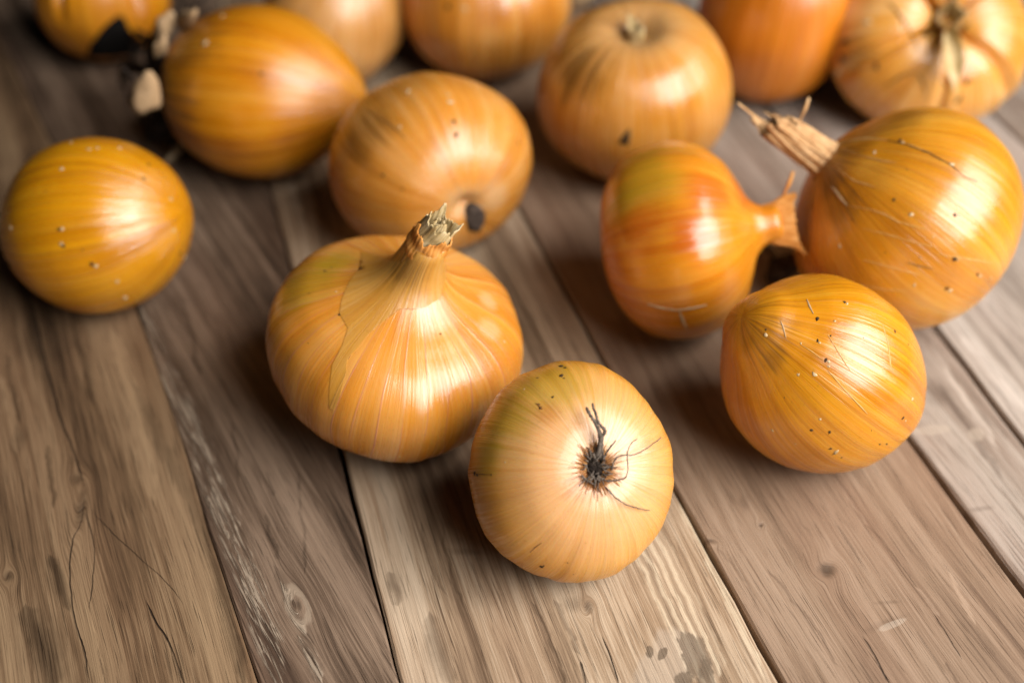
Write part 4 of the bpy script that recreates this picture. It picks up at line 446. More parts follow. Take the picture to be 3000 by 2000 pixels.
table = empty('wooden_table', (0, 0, 0), 'weathered brown tabletop of wide rough boards under all the onions', 'table')
def build_table():
    rng = np.random.RandomState(3)
    S = {k: extend(v, .42, .16) for k, v in SEAM.items()}
    n = 64
    S = {k: lerp_poly(v, n) for k, v in S.items()}
    def shift(P, dx): return P + np.array([dx, 0])
    lines = [shift(S['D'], -.150), S['D'], S['A'], S['B'], S['C'], S['E'], shift(S['E'], .105)]
    lines = [shift(S['D'], -.285)] + lines + [shift(S['E'], .24)]
    gaps = [.0, .0008, .00008, .0011, .0008, .0012, .0010, .0008, 0]     # half gap at each line
    pal = [0, 0, 1, 2, 3, 4, 5, 4]
    fid = [None, 0, 1, 2, 3, 4, 5, None]
    for i in range(8):
        L, R = lines[i].copy(), lines[i + 1].copy()
        jl, jr = rng.randn(n) * .00016, rng.randn(n) * .00016
        g0, g1 = np.full(n, gaps[i]), np.full(n, gaps[i + 1])
        if i == 3:
            g0 = np.interp(L[:, 1], [-.14, -.105, -.085, -.04, .1], [.0004, .0006, .0013, .0014, .0006])
        if i == 2:
            g1 = np.interp(R[:, 1], [-.14, -.105, -.085, -.04, .1], [.0002, .0002, .0003, .0003, .0003])
        L[:, 0] += g0 + jl
        R[:, 0] -= g1 + jr
        if fid[i] == 0:
            gd = unit(np.array(SEAM['D'][3]) - np.array(SEAM['D'][6]))
        else:
            gd = unit(lines[i][n // 2 - 8] - lines[i][n // 2 + 8])
        ang = math.atan2(gd[1], gd[0]) - math.pi / 2
        c, s = math.cos(ang), math.sin(ang)
        org = np.array([(L[n // 2, 0] + R[n // 2, 0]) / 2, (L[n // 2, 1] + R[n // 2, 1]) / 2])
        def loc2(p):
            d = np.asarray(p) - org
            return np.array([d[0] * c + d[1] * s, -d[0] * s + d[1] * c])
        ring = np.vstack([L, R[::-1]])
        ring = np.array([loc2(p) for p in ring])
        ctr = ring.mean(0)
        m = len(ring)
        # chamfered top edge: inset ring at z 0, outer ring below, foot ring
        nl = np.zeros_like(ring)
        for j in range(m):
            t = unit(ring[(j + 1) % m] - ring[j - 1])
            nrm = np.array([-t[1], t[0]])
            if nrm @ (np.array([0, ring[j, 1]]) * 0 + ctr - ring[j]) < 0 and abs(nrm[0]) > .3: nrm = -nrm
            nl[j] = nrm
        lift = [0, 0, -.0002, .0, -.0001, -.0003, -.0002, 0][i] - .0001
        cham = .0007
        ins = ring + nl * cham
        V = [(*p, lift) for p in ins] + [(*p, lift - .0007) for p in ring] + [(*p, -.020) for p in ring]
        F = []
        for j in range(n - 1):          # top as a ladder of quads
            F.append((j, m - 1 - j, m - 2 - j, j + 1))
        for a in (0, m):
            for j in range(m):
                j2 = (j + 1) % m
                F.append((a + j, a + j2, a + m + j2, a + m + j))
        bo = [BL for BL in BLOB if BL[0] == fid[i]]
        fo = [FT for FT in FEAT if FT[0] == fid[i]]
        feats = [(k, [tuple(loc2(p)) for p in pts], w) for _, k, pts, w in fo]
        rot = lambda v: (v[0] * c + v[1] * s, -v[0] * s + v[1] * c)
        blobs = [(k, tuple(loc2(p)), rot(u), rot(v)) for _, k, p, u, v in bo]
        mt = wood(i, WOOD[pal[i]], feats, blobs, i + 1)
        o = mesh_obj('plank', V, F, mt, table, smooth=False)
        o.location = (org[0], org[1], 0)
        o.rotation_euler = (0, 0, ang)
        bm = bmesh.new(); bm.from_mesh(o.data); bmesh.ops.recalc_face_normals(bm, faces=bm.faces); bm.to_mesh(o.data); bm.free()
    b = NB('under_board_wood')
    b.inp('Base Color', b.ramp(b.noise(b.node('ShaderNodeTexCoord').outputs['Object'], 60, 3), [(0, (.02, .012, .008)), (1, (.05, .03, .018))]))
    b.inp('Roughness', .9)
    x0, x1, y0, y1, z0, z1 = -.44, .50, -.24, .62, -.036, -.0205
    V = [(x0, y0, z0), (x1, y0, z0), (x1, y1, z0), (x0, y1, z0), (x0, y0, z1), (x1, y0, z1), (x1, y1, z1), (x0, y1, z1)]
    mesh_obj('under_board', V, [(3, 2, 1, 0), (4, 5, 6, 7), (0, 1, 5, 4), (1, 2, 6, 5), (2, 3, 7, 6), (3, 0, 4, 7)], b.m, table, smooth=False)
build_table()

# ---------------------------------------------------------------- skins
SPOTCOL = {'green': (.46, .30, .016), 'red': (.56, .105, .008), 'soot': (.075, .040, .014), 'brown': (.21, .085, .014),  # dark spot at the necked onion's neck: mostly painted shade, part mould
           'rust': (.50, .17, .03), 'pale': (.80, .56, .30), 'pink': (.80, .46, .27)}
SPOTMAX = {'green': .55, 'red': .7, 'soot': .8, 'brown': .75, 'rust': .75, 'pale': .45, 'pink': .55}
def skin(name, dark, base, light, vein=(.55, .20, .10), nv=40, vs=.35, rough=.36, bump=.35, spots=(), contrast=1., seed=0, poles=None, sss=.2, coat=2.0, cw=1., polefade=False, panel=.5):
    b = NB(name)
    a = b.node('ShaderNodeAttribute', attribute_name='skin')
    c, s, t = b.sep(a.outputs['Vector'])
    ob = b.node('ShaderNodeTexCoord').outputs['Object']
    def mer(k, kt, o, detail, rough_=.55, dist=0.):
        return b.noise(b.comb(b.math('MULTIPLY', c, k), b.math('MULTIPLY', s, k), b.math('ADD', b.math('MULTIPLY', t, kt), o + seed * 2.71)), 1, detail, rough_, dist)
    bands = mer(2.3, 1.1, 0, 3)
    streak = mer(11., 1.5, 5, 5, .6)
    fine = mer(48., 3.0, 9, 3, .6)
    blot = b.noise(ob, 42, 3, .55)
    speck = b.noise(ob, 900, 2, .6)
    v = b.math('ADD', b.math('MULTIPLY', bands, .42), b.math('MULTIPLY', streak, .34))
    v = b.math('ADD', v, b.math('MULTIPLY', fine, .16))
    v = b.math('ADD', v, b.math('MULTIPLY', blot, .30))
    lo, hi = .61 - .21 / contrast, .61 + .21 / contrast
    v = b.lin(v, lo, hi)
    col = b.ramp(v, [(0., dark), (.48, base), (1., light)])
    if poles:      # the skin is paler (or darker) towards the root and the neck
        col = b.mix(b.math('MULTIPLY', b.ss(t, poles[1], poles[1] * .25), poles[3]), col, poles[0])
        col = b.mix(b.math('MULTIPLY', b.ss(t, poles[2], 1. - (1. - poles[2]) * .25), poles[3]), col, poles[0])
    # veins run from root to neck
    phi = b.math('ARCTAN2', s, c)
    wob = mer(1.6, 1.6, 13, 2)
    wob2 = mer(5., 2.4, 17, 2)
    ph = b.math('ADD', b.math('MULTIPLY', phi, nv / 2), b.math('ADD', b.math('MULTIPLY', wob, 6.), b.math('MULTIPLY', wob2, 1.6)))
    vl = b.math('ABSOLUTE', b.math('SINE', ph))
    vm = b.ss(vl, .17, .02)
    cell = b.node('ShaderNodeTexWhiteNoise', noise_dimensions='1D')
    b.set(cell.inputs['W'], b.math('FLOOR', b.math('DIVIDE', ph, math.pi)))
    frac = b.math('FRACT', b.math('DIVIDE', ph, math.pi))
    pan = b.math('ADD', b.math('MULTIPLY', b.math('SUBTRACT', cell.outputs[0], .5), 1.1), b.math('MULTIPLY', b.math('SUBTRACT', frac, .5), .7))
    pan = b.math('MULTIPLY', pan, b.lin(mer(3., 3., 41, 2), .35, .65))
    col = b.mix(b.math('MULTIPLY', b.math('MAXIMUM', pan, 0.), panel, clamp=True), col, light)
    col = b.mix(b.math('MULTIPLY', b.math('MAXIMUM', b.math('MULTIPLY', pan, -1.), 0.), panel, clamp=True), col, dark)
    vstr = b.lin(mer(6., 4., 21, 2), .38, .62, .1, 1.)
    vmask = b.math('MULTIPLY', vm, vstr)
    col = b.mix(b.math('MULTIPLY', vmask, vs), col, vein)
    # grain of the dry skin
    col = b.mix(b.math('MULTIPLY', b.ss(speck, .62, .74), .22), col, tuple(x * .55 for x in dark))
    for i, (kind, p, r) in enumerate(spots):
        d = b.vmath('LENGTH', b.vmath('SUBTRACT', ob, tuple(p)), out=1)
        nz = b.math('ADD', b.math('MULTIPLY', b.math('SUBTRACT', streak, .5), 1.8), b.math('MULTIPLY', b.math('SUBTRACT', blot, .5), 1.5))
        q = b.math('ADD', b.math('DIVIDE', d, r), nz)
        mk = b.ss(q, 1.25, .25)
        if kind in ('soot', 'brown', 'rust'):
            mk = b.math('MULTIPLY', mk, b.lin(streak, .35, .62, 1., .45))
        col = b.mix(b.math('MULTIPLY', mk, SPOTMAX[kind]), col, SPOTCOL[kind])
    b.inp('Base Color', col)
    b.inp('Roughness', b.math('ADD', b.math('MULTIPLY', b.math('SUBTRACT', streak, .5), .45), rough + .08))
    b.inp('Specular IOR Level', .08)
    b.inp('Subsurface Weight', sss)
    b.inp('Subsurface Radius', (1., .38, .08))
    b.inp('Subsurface Scale', .004)
    st2 = mer(24., 2.0, 31, 4, .6)
    h = b.math('ADD', b.math('MULTIPLY', streak, .35), b.math('ADD', b.math('MULTIPLY', fine, .30), b.math('MULTIPLY', st2, .40)))
    b.inp('Coat Weight', b.math('MULTIPLY', b.lin(b.math('ADD', b.math('MULTIPLY', st2, .6), b.math('MULTIPLY', fine, .4)), .38, .60, .30, 1.), cw))
    b.inp('Coat IOR', coat)
    b.inp('Coat Roughness', b.math('ADD', b.math('MULTIPLY', b.math('SUBTRACT', st2, .5), .7), rough - .07))
    h = b.math('ADD', h, b.math('MULTIPLY', vmask, .22))
    wrk = b.noise(ob, 260, 4, .6)
    h = b.math('ADD', h, b.math('ADD', b.math('MULTIPLY', speck, .06), b.math('MULTIPLY', wrk, .16)))
    pf = b.math('MULTIPLY', b.ss(t, .01, .17), b.ss(t, .99, .83))
    h = b.math('MULTIPLY', h, pf) if polefade else h
    nrm = b.bump(h, bump, .0012)
    b.inp('Normal', nrm)
    b.inp('Coat Normal', nrm)
    return b.m

def fibre(name, dark, base, light, rough=.7):
    b = NB(name)
    a = b.node('ShaderNodeAttribute', attribute_name='skin')
    c, s, t = b.sep(a.outputs['Vector'])
    f = b.noise(b.comb(b.math('MULTIPLY', c, 7.), b.math('MULTIPLY', s, 7.), b.math('MULTIPLY', t, 1.4)), 1, 5, .65)
    g = b.noise(b.node('ShaderNodeTexCoord').outputs['Object'], 260, 3, .6)
    v = b.lin(b.math('ADD', b.math('MULTIPLY', f, .7), b.math('MULTIPLY', g, .4)), .38, .72)
    b.inp('Base Color', b.ramp(v, [(0, dark), (.45, base), (1, light)]))
    b.inp('Roughness', rough)
    b.inp('Normal', b.bump(b.math('ADD', f, b.math('MULTIPLY', g, .3)), .35, .0006))
    return b.m
def plain(name, ca, cb, rough=.8, scale=300):
    b = NB(name)
    b.inp('Base Color', b.ramp(b.noise(b.node('ShaderNodeTexCoord').outputs['Object'], scale, 3, .6), [(.3, ca), (.7, cb)]))
    b.inp('Roughness', rough)
    b.inp('Specular IOR Level', .2)
    return b.m

STRAW = fibre('dry_straw', (.30, .18, .055), (.60, .43, .19), (.80, .66, .42))
STALK = fibre('dry_stalk', (.24, .10, .032), (.58, .31, .12), (.78, .52, .27))
PAPER = fibre('orange_paper_skin', (.46, .14, .016), (.72, .29, .05), (.84, .45, .15))
SPECK_PALE = plain('pale_speck', (.50, .33, .14), (.76, .60, .38), .6, 700)
SPECK_DARK = plain('dark_speck', (.035, .018, .008), (.11, .06, .025), .8, 700)
VEIN_PALE = plain('pale_vein', (.64, .34, .09), (.76, .48, .20), .5, 500)
VEIN_CREASE_BROWN = plain('brown_vein_crease', (.20, .085, .02), (.34, .15, .04), .7, 500)  # veins and tears; on the creased onion, strips painting the creases darker
SCRAP = plain('beige_scrap', (.40, .255, .13), (.58, .39, .22), .75, 240)
ROOTMAT = plain('grey_brown_root', (.040, .030, .023), (.24, .19, .15), .75, 900)
ROOTDARK = plain('dark_root', (.010, .007, .006), (.05, .035, .026), .9, 600)
FRINGE = plain('rusty_fringe', (.22, .075, .02), (.52, .23, .07), .7, 900)

# ---------------------------------------------------------------- onion parts
def tube(pts, rads, n=6, cap=True):
    """a tapered tube along points -> verts, faces"""
    P = np.array(pts, float)
    V, F = [], []
    T = np.gradient(P, axis=0)
    ref = np.array([.3, .2, 1.0])
    for i in range(len(P)):
        t = unit(T[i])
        x = unit(np.cross(t, ref)) if np.linalg.norm(np.cross(t, ref)) > 1e-3 else unit(np.cross(t, [1, 0, 0]))
        y = np.cross(t, x)
        for k in range(n):
            a = 2 * math.pi * k / n
            V.append(P[i] + rads[i] * (math.cos(a) * x + math.sin(a) * y))
    for i in range(len(P) - 1):
        for k in range(n):
            k2 = (k + 1) % n
            F.append((i * n + k, i * n + k2, (i + 1) * n + k2, (i + 1) * n + k))
    if cap:
        F.append(tuple(range(n))[::-1])
        F.append(tuple((len(P) - 1) * n + k for k in range(n)))
    return V, F
def smooth_path(P, n):
    """Catmull-Rom through the points"""
    P = np.array(P, float)
    Q = np.vstack([2 * P[0] - P[1], P, 2 * P[-1] - P[-2]])
    out = []
    m = len(P) - 1
    for i in range(m):
        p0, p1, p2, p3 = Q[i:i + 4]
        for s in np.linspace(0, 1, n, endpoint=False):
            out.append(.5 * (2 * p1 + (p2 - p0) * s + (2 * p0 - 5 * p1 + 4 * p2 - p3) * s * s + (3 * p1 - p0 - 3 * p2 + p3) * s ** 3))
    out.append(P[-1])
    return np.array(out)
def join(parts):
    V, F, M = [], [], []
    for v, f, *m in parts:
        o = len(V)
        V += list(v)
        F += [tuple(i + o for i in q) for q in f]
        M += [m[0] if m else 0] * len(f)
    return V, F, M

def frayed_tube(root, name, mat, base, ax, length, r0, r1, seed, jag=.25, bend=(0, 0, 0), tongues=(), n=120, m=26, fib=.10, thick=.0004, flat=1., twist=0.):
    """a dry hollow neck or stalk with fibres and a torn rim"""
    rng = np.random.RandomState(seed)
    a = unit(ax)
    x = unit(VR - (VR @ a) * a) if abs(VR @ a) < .9 else unit(VU - (VU @ a) * a)
    y = np.cross(a, x)
    ph = np.linspace(0, 2 * math.pi, n, endpoint=False)
    rim = np.zeros(n)
    for k in (1, 2, 3, 5, 9):
        rim += rng.randn() * np.cos(k * ph + rng.rand() * 6.3) / k ** .7
    rim = 1 + jag * (rim / 1.6 + .22 * rng.randn(n))
    curl = np.zeros(n)
    for pc, w, l, cu in tongues:
        d = (ph - math.radians(pc) + math.pi) % (2 * math.pi) - math.pi
        e = np.exp(-(d / math.radians(w)) ** 2)
        rim += l * e
        curl += cu * e
    fibn = np.zeros(n)
    for k in (7, 11, 16, 22, 29):
        fibn += rng.randn() * np.cos(k * ph + rng.rand() * 6.3)
    fibn *= fib / 2.2
    outer, inner, A = [], [], []
    for i in range(m):
        u = i / (m - 1)
        for j in range(n):
            tt = u * rim[j]
            rr = (r0 + (r1 - r0) * min(1.3, max(tt, 0))) * (1 + fibn[j] * (.5 + .8 * u) + .035 * math.sin(9 * tt + 3 * ph[j] + seed))
            rr += curl[j] * length * max(0, tt - .55) ** 1.6
            c_ = np.array(base) + a * length * tt + np.array(bend) * length * tt * tt
            pj = ph[j] + twist * tt
            d = math.cos(pj) * x + flat * math.sin(pj) * y
            outer.append(c_ + d * rr)
            inner.append(c_ + d * max(rr - thick, .0002))
            A.append((math.cos(ph[j]), math.sin(ph[j]), tt))
    V = outer + inner
    N = n * m
    F = []
    for i in range(m - 1):
        for j in range(n):
            j2 = (j + 1) % n
            F.append((i * n + j, i * n + j2, (i + 1) * n + j2, (i + 1) * n + j))
            F.append((N + i * n + j, N + (i + 1) * n + j, N + (i + 1) * n + j2, N + i * n + j2))
    for j in range(n):
        j2 = (j + 1) % n
        F.append(((m - 1) * n + j, (m - 1) * n + j2, N + (m - 1) * n + j2, N + (m - 1) * n + j))
    return mesh_obj(name, V, F, mat, root, attr=A + A)

def speckling(root, n):
    """tiny grains of earth and scab stuck on the skin"""
    if n not in SP: return
    rng = np.random.RandomState(len(n))
    parts = []
    for kind, p, nn, r in SP[n]:
        p, nn = np.array(p), unit(nn)
        x = unit(np.cross(nn, [.31, .77, .52]))
        y = np.cross(nn, x)
        st = .75 + .5 * rng.rand()
        V = []
        for ring_r, h in ((1.15, -.15), (1.0, .08), (.6, .20)):
            for k in range(8):
                a = k * math.pi / 4
                q = .85 * r * ring_r * (1 + .30 * rng.randn())
                V.append(p + q * (math.cos(a) * x * st + math.sin(a) * y / st) + nn * r * h)
        V.append(p + nn * r * .24)
        F = []
        for g in (0, 8):
            for k in range(8):
                k2 = (k + 1) % 8
                F.append((g + k, g + k2, g + 8 + k2, g + 8 + k))
        for k in range(8): F.append((16 + k, 16 + (k + 1) % 8, 24))
        parts.append((V, F, 0 if kind == 'w' else 1))
    V, F, M = join(parts)
    o = mesh_obj('speckling', V, F, None, root, mats=[SPECK_PALE, SPECK_DARK], midx=M)
    o['kind'] = 'stuff'
def veining(root, n):
    """raised veins and fine tears in the skin, and crease darkening painted as strips"""
    if n not in LN: return
    parts = []
    for kind, P, N, hw in LN[n]:
        P, N = np.array(P), np.array(N)
        k = len(P)
        s = np.linspace(0, 1, k)
        w = hw * (np.clip(np.sin(np.pi * (s * .92 + .04)), 0, 1) ** .5 if kind != 'p' else np.clip(np.sin(np.pi * (s * .8 + .1)) * 1.5, 0, 1))
        rng = np.random.RandomState(k)
        w = w * (1 + .25 * rng.randn(k))
        T = np.gradient(P, axis=0)
        V, F = [], []
        for i in range(k):
            side = unit(np.cross(N[i], T[i]))
            h = .35 * hw + .00005
            V += [P[i] - side * w[i] - N[i] * .0001, P[i] - side * w[i] * .5 + N[i] * h, P[i] + side * w[i] * .5 + N[i] * h, P[i] + side * w[i] - N[i] * .0001]
        for i in range(k - 1):
            for q in range(3):
                F.append((i * 4 + q, i * 4 + q + 1, i * 4 + q + 5, i * 4 + q + 4))
        parts.append((V, F, {'w': 0, 'd': 1, 'p': 2, 'b': 3}[kind]))
    V, F, M = join(parts)
    o = mesh_obj('veining', V, F, None, root, mats=[VEIN_PALE, SPECK_DARK, SCRAP, VEIN_CREASE_BROWN], midx=M)
    o['kind'] = 'stuff'

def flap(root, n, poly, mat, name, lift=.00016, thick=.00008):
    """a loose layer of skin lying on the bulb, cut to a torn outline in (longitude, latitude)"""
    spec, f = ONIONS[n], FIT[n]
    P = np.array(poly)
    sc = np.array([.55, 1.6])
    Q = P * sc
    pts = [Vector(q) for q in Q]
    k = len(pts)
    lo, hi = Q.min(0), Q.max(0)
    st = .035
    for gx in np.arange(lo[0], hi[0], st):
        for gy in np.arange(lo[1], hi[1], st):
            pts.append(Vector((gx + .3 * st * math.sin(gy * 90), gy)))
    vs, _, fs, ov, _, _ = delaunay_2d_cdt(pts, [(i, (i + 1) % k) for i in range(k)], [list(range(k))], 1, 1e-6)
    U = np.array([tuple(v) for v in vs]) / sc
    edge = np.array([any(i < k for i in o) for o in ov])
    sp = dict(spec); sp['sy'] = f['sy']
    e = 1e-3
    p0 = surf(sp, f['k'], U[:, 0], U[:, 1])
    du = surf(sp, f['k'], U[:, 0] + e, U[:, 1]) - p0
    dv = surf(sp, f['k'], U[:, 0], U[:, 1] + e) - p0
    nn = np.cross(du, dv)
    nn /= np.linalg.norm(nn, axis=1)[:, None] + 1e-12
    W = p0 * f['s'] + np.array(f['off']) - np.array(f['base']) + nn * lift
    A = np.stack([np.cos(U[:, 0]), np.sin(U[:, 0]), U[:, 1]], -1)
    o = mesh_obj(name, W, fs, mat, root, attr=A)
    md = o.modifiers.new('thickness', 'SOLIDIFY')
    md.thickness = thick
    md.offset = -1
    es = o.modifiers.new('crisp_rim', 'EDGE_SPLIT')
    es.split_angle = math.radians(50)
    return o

def make_onion(n, label, mat):
    spec, f = ONIONS[n], FIT[n]
    spec['sy'] = f['sy']
    root = empty('onion', f['base'], label, 'onion', 'onions scattered over the wooden table')
    V, q, A = bulb_mesh(spec, f['k'])
    V = V * f['s'] + np.array(f['off']) - np.array(f['base'])
    mesh_obj('bulb', V, q, mat, root, attr=A)
    speckling(root, n)
    veining(root, n)
    return root
def local_axis_point(n, z, x=0., y=0.):
    """a point on the onion's own axis (unit heights), in its root's space"""
    spec, f = ONIONS[n], FIT[n]
    b = spec.get('bend', (0, 0))
    up = max(0., z - .5) ** 1.5
    return frame(spec['axis']) @ np.array([x + b[0] * up, y + b[1] * up, z * f['k']]) * f['s'] + np.array(f['off']) - np.array(f['base'])

GOLD = dict(dark=(.40, .11, .004), base=(.72, .280, .006), light=(.83, .40, .032))
# --- front row
r = make_onion('rooted', 'pale golden onion in front with its dark wiry root end facing the viewer',
    skin('pale_golden_skin', (.58, .20, .008), (.72, .315, .030), (.82, .46, .12), vein=(.66, .27, .08), nv=64, vs=.5, rough=.36, bump=.26, panel=.35, spots=SPOT['rooted'], contrast=.9, seed=1, poles=((.80, .465, .235), .44, .97, .75)))
def roots(r):
    c, nn = np.array(ROOTC[0]), unit(ROOTC[1])
    x = unit(np.cross([0, 0, 1], nn)); y = np.cross(nn, x)
    rng = np.random.RandomState(8)
    s = FIT['rooted']['s']
    # the root plate: a low dark lumpy disc
    V = [c + nn * .0026]
    rings = 7
    for i in range(1, rings + 1):
        for k in range(28):
            a = 2 * math.pi * k / 28
            rr = .0032 * i / rings * (1 + .12 * rng.randn())
            V.append(c + rr * (math.cos(a) * x + math.sin(a) * y) + nn * (.0022 * (1 - (i / rings) ** 2) + .0006 + .0004 * rng.randn() - (.0022 if i == rings else 0)))
    F = [(0, 1 + k, 1 + (k + 1) % 28) for k in range(28)]
    for i in range(rings - 1):
        for k in range(28):
            k2 = (k + 1) % 28
            F.append((1 + i * 28 + k, 1 + (i + 1) * 28 + k, 1 + (i + 1) * 28 + k2, 1 + i * 28 + k2))
    mesh_obj('root_plate', V, F, ROOTDARK, r)
    # matted stubs on the plate
    parts = []
    for k in range(46):
        a = rng.rand() * 6.283; rr = .0030 * rng.rand() ** .6
        p = c + rr * (math.cos(a) * x + math.sin(a) * y)
        a2 = a + rng.randn() * .9
        d = math.cos(a2) * x + math.sin(a2) * y
        L = .0012 + .0022 * rng.rand()
        q = [p + nn * .001, p + nn * .0030 + d * L * .4, p + nn * (.0030 + .0010 * rng.rand()) + d * L, p + nn * .0018 + d * L * 1.4 + .0005 * rng.randn(3)]
        q = smooth_path(q, 3)
        parts.append(tube(q, np.linspace(.00024, .00012, len(q)), 5))
    V, F, M = join(parts)
    o = mesh_obj('root_stubs', V, F, ROOTMAT, r); o['kind'] = 'stuff'
    # dry fringe of torn skin round the plate
    parts = []
    sp, f = dict(ONIONS['rooted']), FIT['rooted']
    sp['sy'] = f['sy']
    for k in range(90):
        ph0 = 2 * math.pi * (k + rng.rand()) / 90
        t0, t1 = .040 + .008 * rng.rand(), .066 + .036 * rng.rand() ** 2
        P = []
        for u in np.linspace(0, 1, 6):
            pp = surf(sp, f['k'], np.array([ph0 + .02 * rng.randn() * u]), np.array([t0 + (t1 - t0) * u]))[0] * f['s'] + np.array(f['off']) - np.array(f['base'])
            P.append(pp + nn * (.0004 * (1 - u) + .00006))
        parts.append(tube(P, np.linspace(.00016, .00005, 6), 4))
    V, F, M = join(parts)
    o = mesh_obj('root_fringe', V, F, FRINGE, r); o['kind'] = 'stuff'
    for P, w in RO:
        q = smooth_path(P, 8)
        m = len(q)
        q = q + rng.randn(m, 3) * .00006
        V, F = tube(q, w * .001 * np.linspace(1, .55, m) * (1 + .12 * rng.randn(m)), 7)
        mesh_obj('root_strand', V, F, ROOTMAT, r)
roots(r)

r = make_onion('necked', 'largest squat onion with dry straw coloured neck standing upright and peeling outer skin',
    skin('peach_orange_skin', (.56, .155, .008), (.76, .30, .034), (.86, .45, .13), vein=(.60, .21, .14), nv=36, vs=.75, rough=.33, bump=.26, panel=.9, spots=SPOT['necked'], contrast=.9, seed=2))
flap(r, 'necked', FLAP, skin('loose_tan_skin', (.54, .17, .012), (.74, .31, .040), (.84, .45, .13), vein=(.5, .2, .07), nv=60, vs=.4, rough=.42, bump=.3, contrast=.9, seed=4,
     spots=[s for s in SPOT['necked'] if s[0] == 'soot']), 'loose_skin')  # repeats the neck's painted shade and mould on the flap
fr = frame(ONIONS['necked']['axis'])
nb = local_axis_point('necked', .96)
nd = local_axis_point('necked', 1.12) - nb
frayed_tube(r, 'dry_neck', PAPER, nb, nd, .0085, .0068, .0062, 32, jag=.10, tongues=((200, 9, .30, .05), (300, 12, .25, .0), (250, 9, -.2, 0), (20, 12, .2, 0)), fib=.014)
frayed_tube(r, 'dry_neck', STRAW, nb + nd * .1, nd, .0122, .0056, .0050, 31, jag=.12, twist=.5, bend=(.05, 0, 0), tongues=((165, 10, .26, .06), (60, 12, .32, .10), (338, 16, .10, .40), (300, 10, -.22, .1), (235, 10, -.15, 0), (110, 14, -.2, 0)), fib=.06)
frayed_tube(r, 'dry_neck', STRAW, nb + nd * .1, nd, .0122, .0050, .0016, 33, jag=.10, bend=(.05, 0, 0), tongues=((20, 14, .15, .1),), fib=.14, twist=1.2)

r = make_onion('blunt_speckled', 'golden onion with blunt shoulder and dark earth specks, at right below the stalked onion',
    skin('golden_speckled_skin', vein=(.40, .15, .012), nv=70, vs=.30, rough=.32, bump=.30, spots=SPOT['blunt_speckled'], seed=7, **GOLD))
r = make_onion('speckled_oval', 'smooth golden oval onion alone at the left edge with one dark pit',
    skin('golden_oval_skin', vein=(.40, .15, .012), nv=60, vs=.25, rough=.31, bump=.50, spots=(), seed=8, polefade=True, coat=2.4, dark=(.44, .135, .003), base=(.72, .285, .003), light=(.84, .39, .012)))
r = make_onion('stalked', 'large golden onion at right with a broken beige stalk and pale fine veins',
    skin('golden_veined_skin', vein=(.34, .13, .015), nv=90, vs=.5, rough=.33, bump=.38, spots=SPOT['stalked'], seed=9, dark=(.42, .13, .005), base=(.70, .275, .012), light=(.82, .42, .06)))
sb = local_axis_point('stalked', .93)
sd = unit(-.86 * VR + .44 * VU + .12 * VT)
frayed_tube(r, 'dry_stalk', STALK, sb, sd, .0255, .0068, .0048, 41, jag=.12, bend=(-.02, 0, .10), tongues=((75, 12, .50, -.10), (110, 20, .25, -.08), (300, 40, -.3, -.05), (200, 12, .12, 0), (30, 12, -.2, 0)), fib=.09, flat=.72, twist=.7)
frayed_tube(r, 'dry_stalk', STALK, sb, sd, .0250, .0048, .0034, 42, jag=.2, bend=(-.02, 0, .08), fib=.16)
def sliver(r, a, b_, w, name='dry_sliver', mat=STALK):
    q = smooth_path([a, (np.array(a) + np.array(b_)) / 2 + [.0004, 0, .0006], b_], 6)
    m = len(q)
    V, F = tube(q, w * np.concatenate([np.linspace(.5, 1.1, m // 2), np.linspace(1.1, .8, m - m // 2)]), 6)
    mesh_obj(name, V, F, mat, r, attr=[(1, 0, i / len(V)) for i in range(len(V))])
p = sb + sd * .0150 + VU * .0072 + VT * .002
sliver(r, p, p + .0035 * VR + .0085 * VU, .0007)

r = make_onion('greenish_red', 'glossy green and red onion with torn neck, left of the stalked onion',
    skin('green_red_skin', (.56, .15, .006), (.74, .26, .012), (.82, .38, .06), vein=(.6, .2, .05), nv=30, vs=.2, rough=.31, bump=.22, spots=SPOT['greenish_red'], seed=10, contrast=.8))
nb = local_axis_point('greenish_red', .92)
nd = local_axis_point('greenish_red', 1.1) - nb
frayed_tube(r, 'torn_neck', PAPER, nb, nd, .0122, .0062, .0098, 51, jag=.18, bend=(0, 0, -.1), tongues=((185, 35, .15, .25), (20, 20, .15, .1)), fib=.05, flat=.34)
p = nb + unit(nd) * .008 + VU * .009
sliver(r, p, p + .0035 * VR + .0085 * VU, .0007, mat=PAPER)

PINK = dict(dark=(.46, .135, .008), base=(.72, .285, .036), light=(.84, .45, .15))
r = make_onion('root_plug', 'tawny onion behind the necked onion with a dark round root scar',
    skin('tawny_skin', vein=(.42, .2, .07), nv=80, vs=.3, rough=.33, bump=.40, panel=.25, spots=SPOT['root_plug'], seed=12, **PINK))
def plug(r):
    c, nn = np.array(PLUG[0]), unit(PLUG[1])
    x = unit(np.cross([0, 0, 1], nn)); y = np.cross(nn, x)
    rng = np.random.RandomState(4)
    V = [c + nn * .0014]
    for i in range(1, 7):
        for k in range(20):
            a = 2 * math.pi * k / 20
            rr = (.0052 if i < 6 else .0056) * i / 6 * (1 + .035 * rng.randn())
            V.append(c + rr * (math.cos(a) * x * .85 + math.sin(a) * y * 1.15) + nn * (.0014 * (1 - (i / 6) ** 4) + .0003 * rng.randn() - (.0016 if i == 6 else 0)))
    F = [(0, 1 + k, 1 + (k + 1) % 20) for k in range(20)]
    for i in range(5):
        for k in range(20):
            k2 = (k + 1) % 20
            F.append((1 + i * 20 + k, 1 + (i + 1) * 20 + k, 1 + (i + 1) * 20 + k2, 1 + i * 20 + k2))
    mesh_obj('root_plate', V, F, plain('grey_root_scar', (.022, .014, .010), (.11, .078, .060), .9, 420), r)
plug(r)
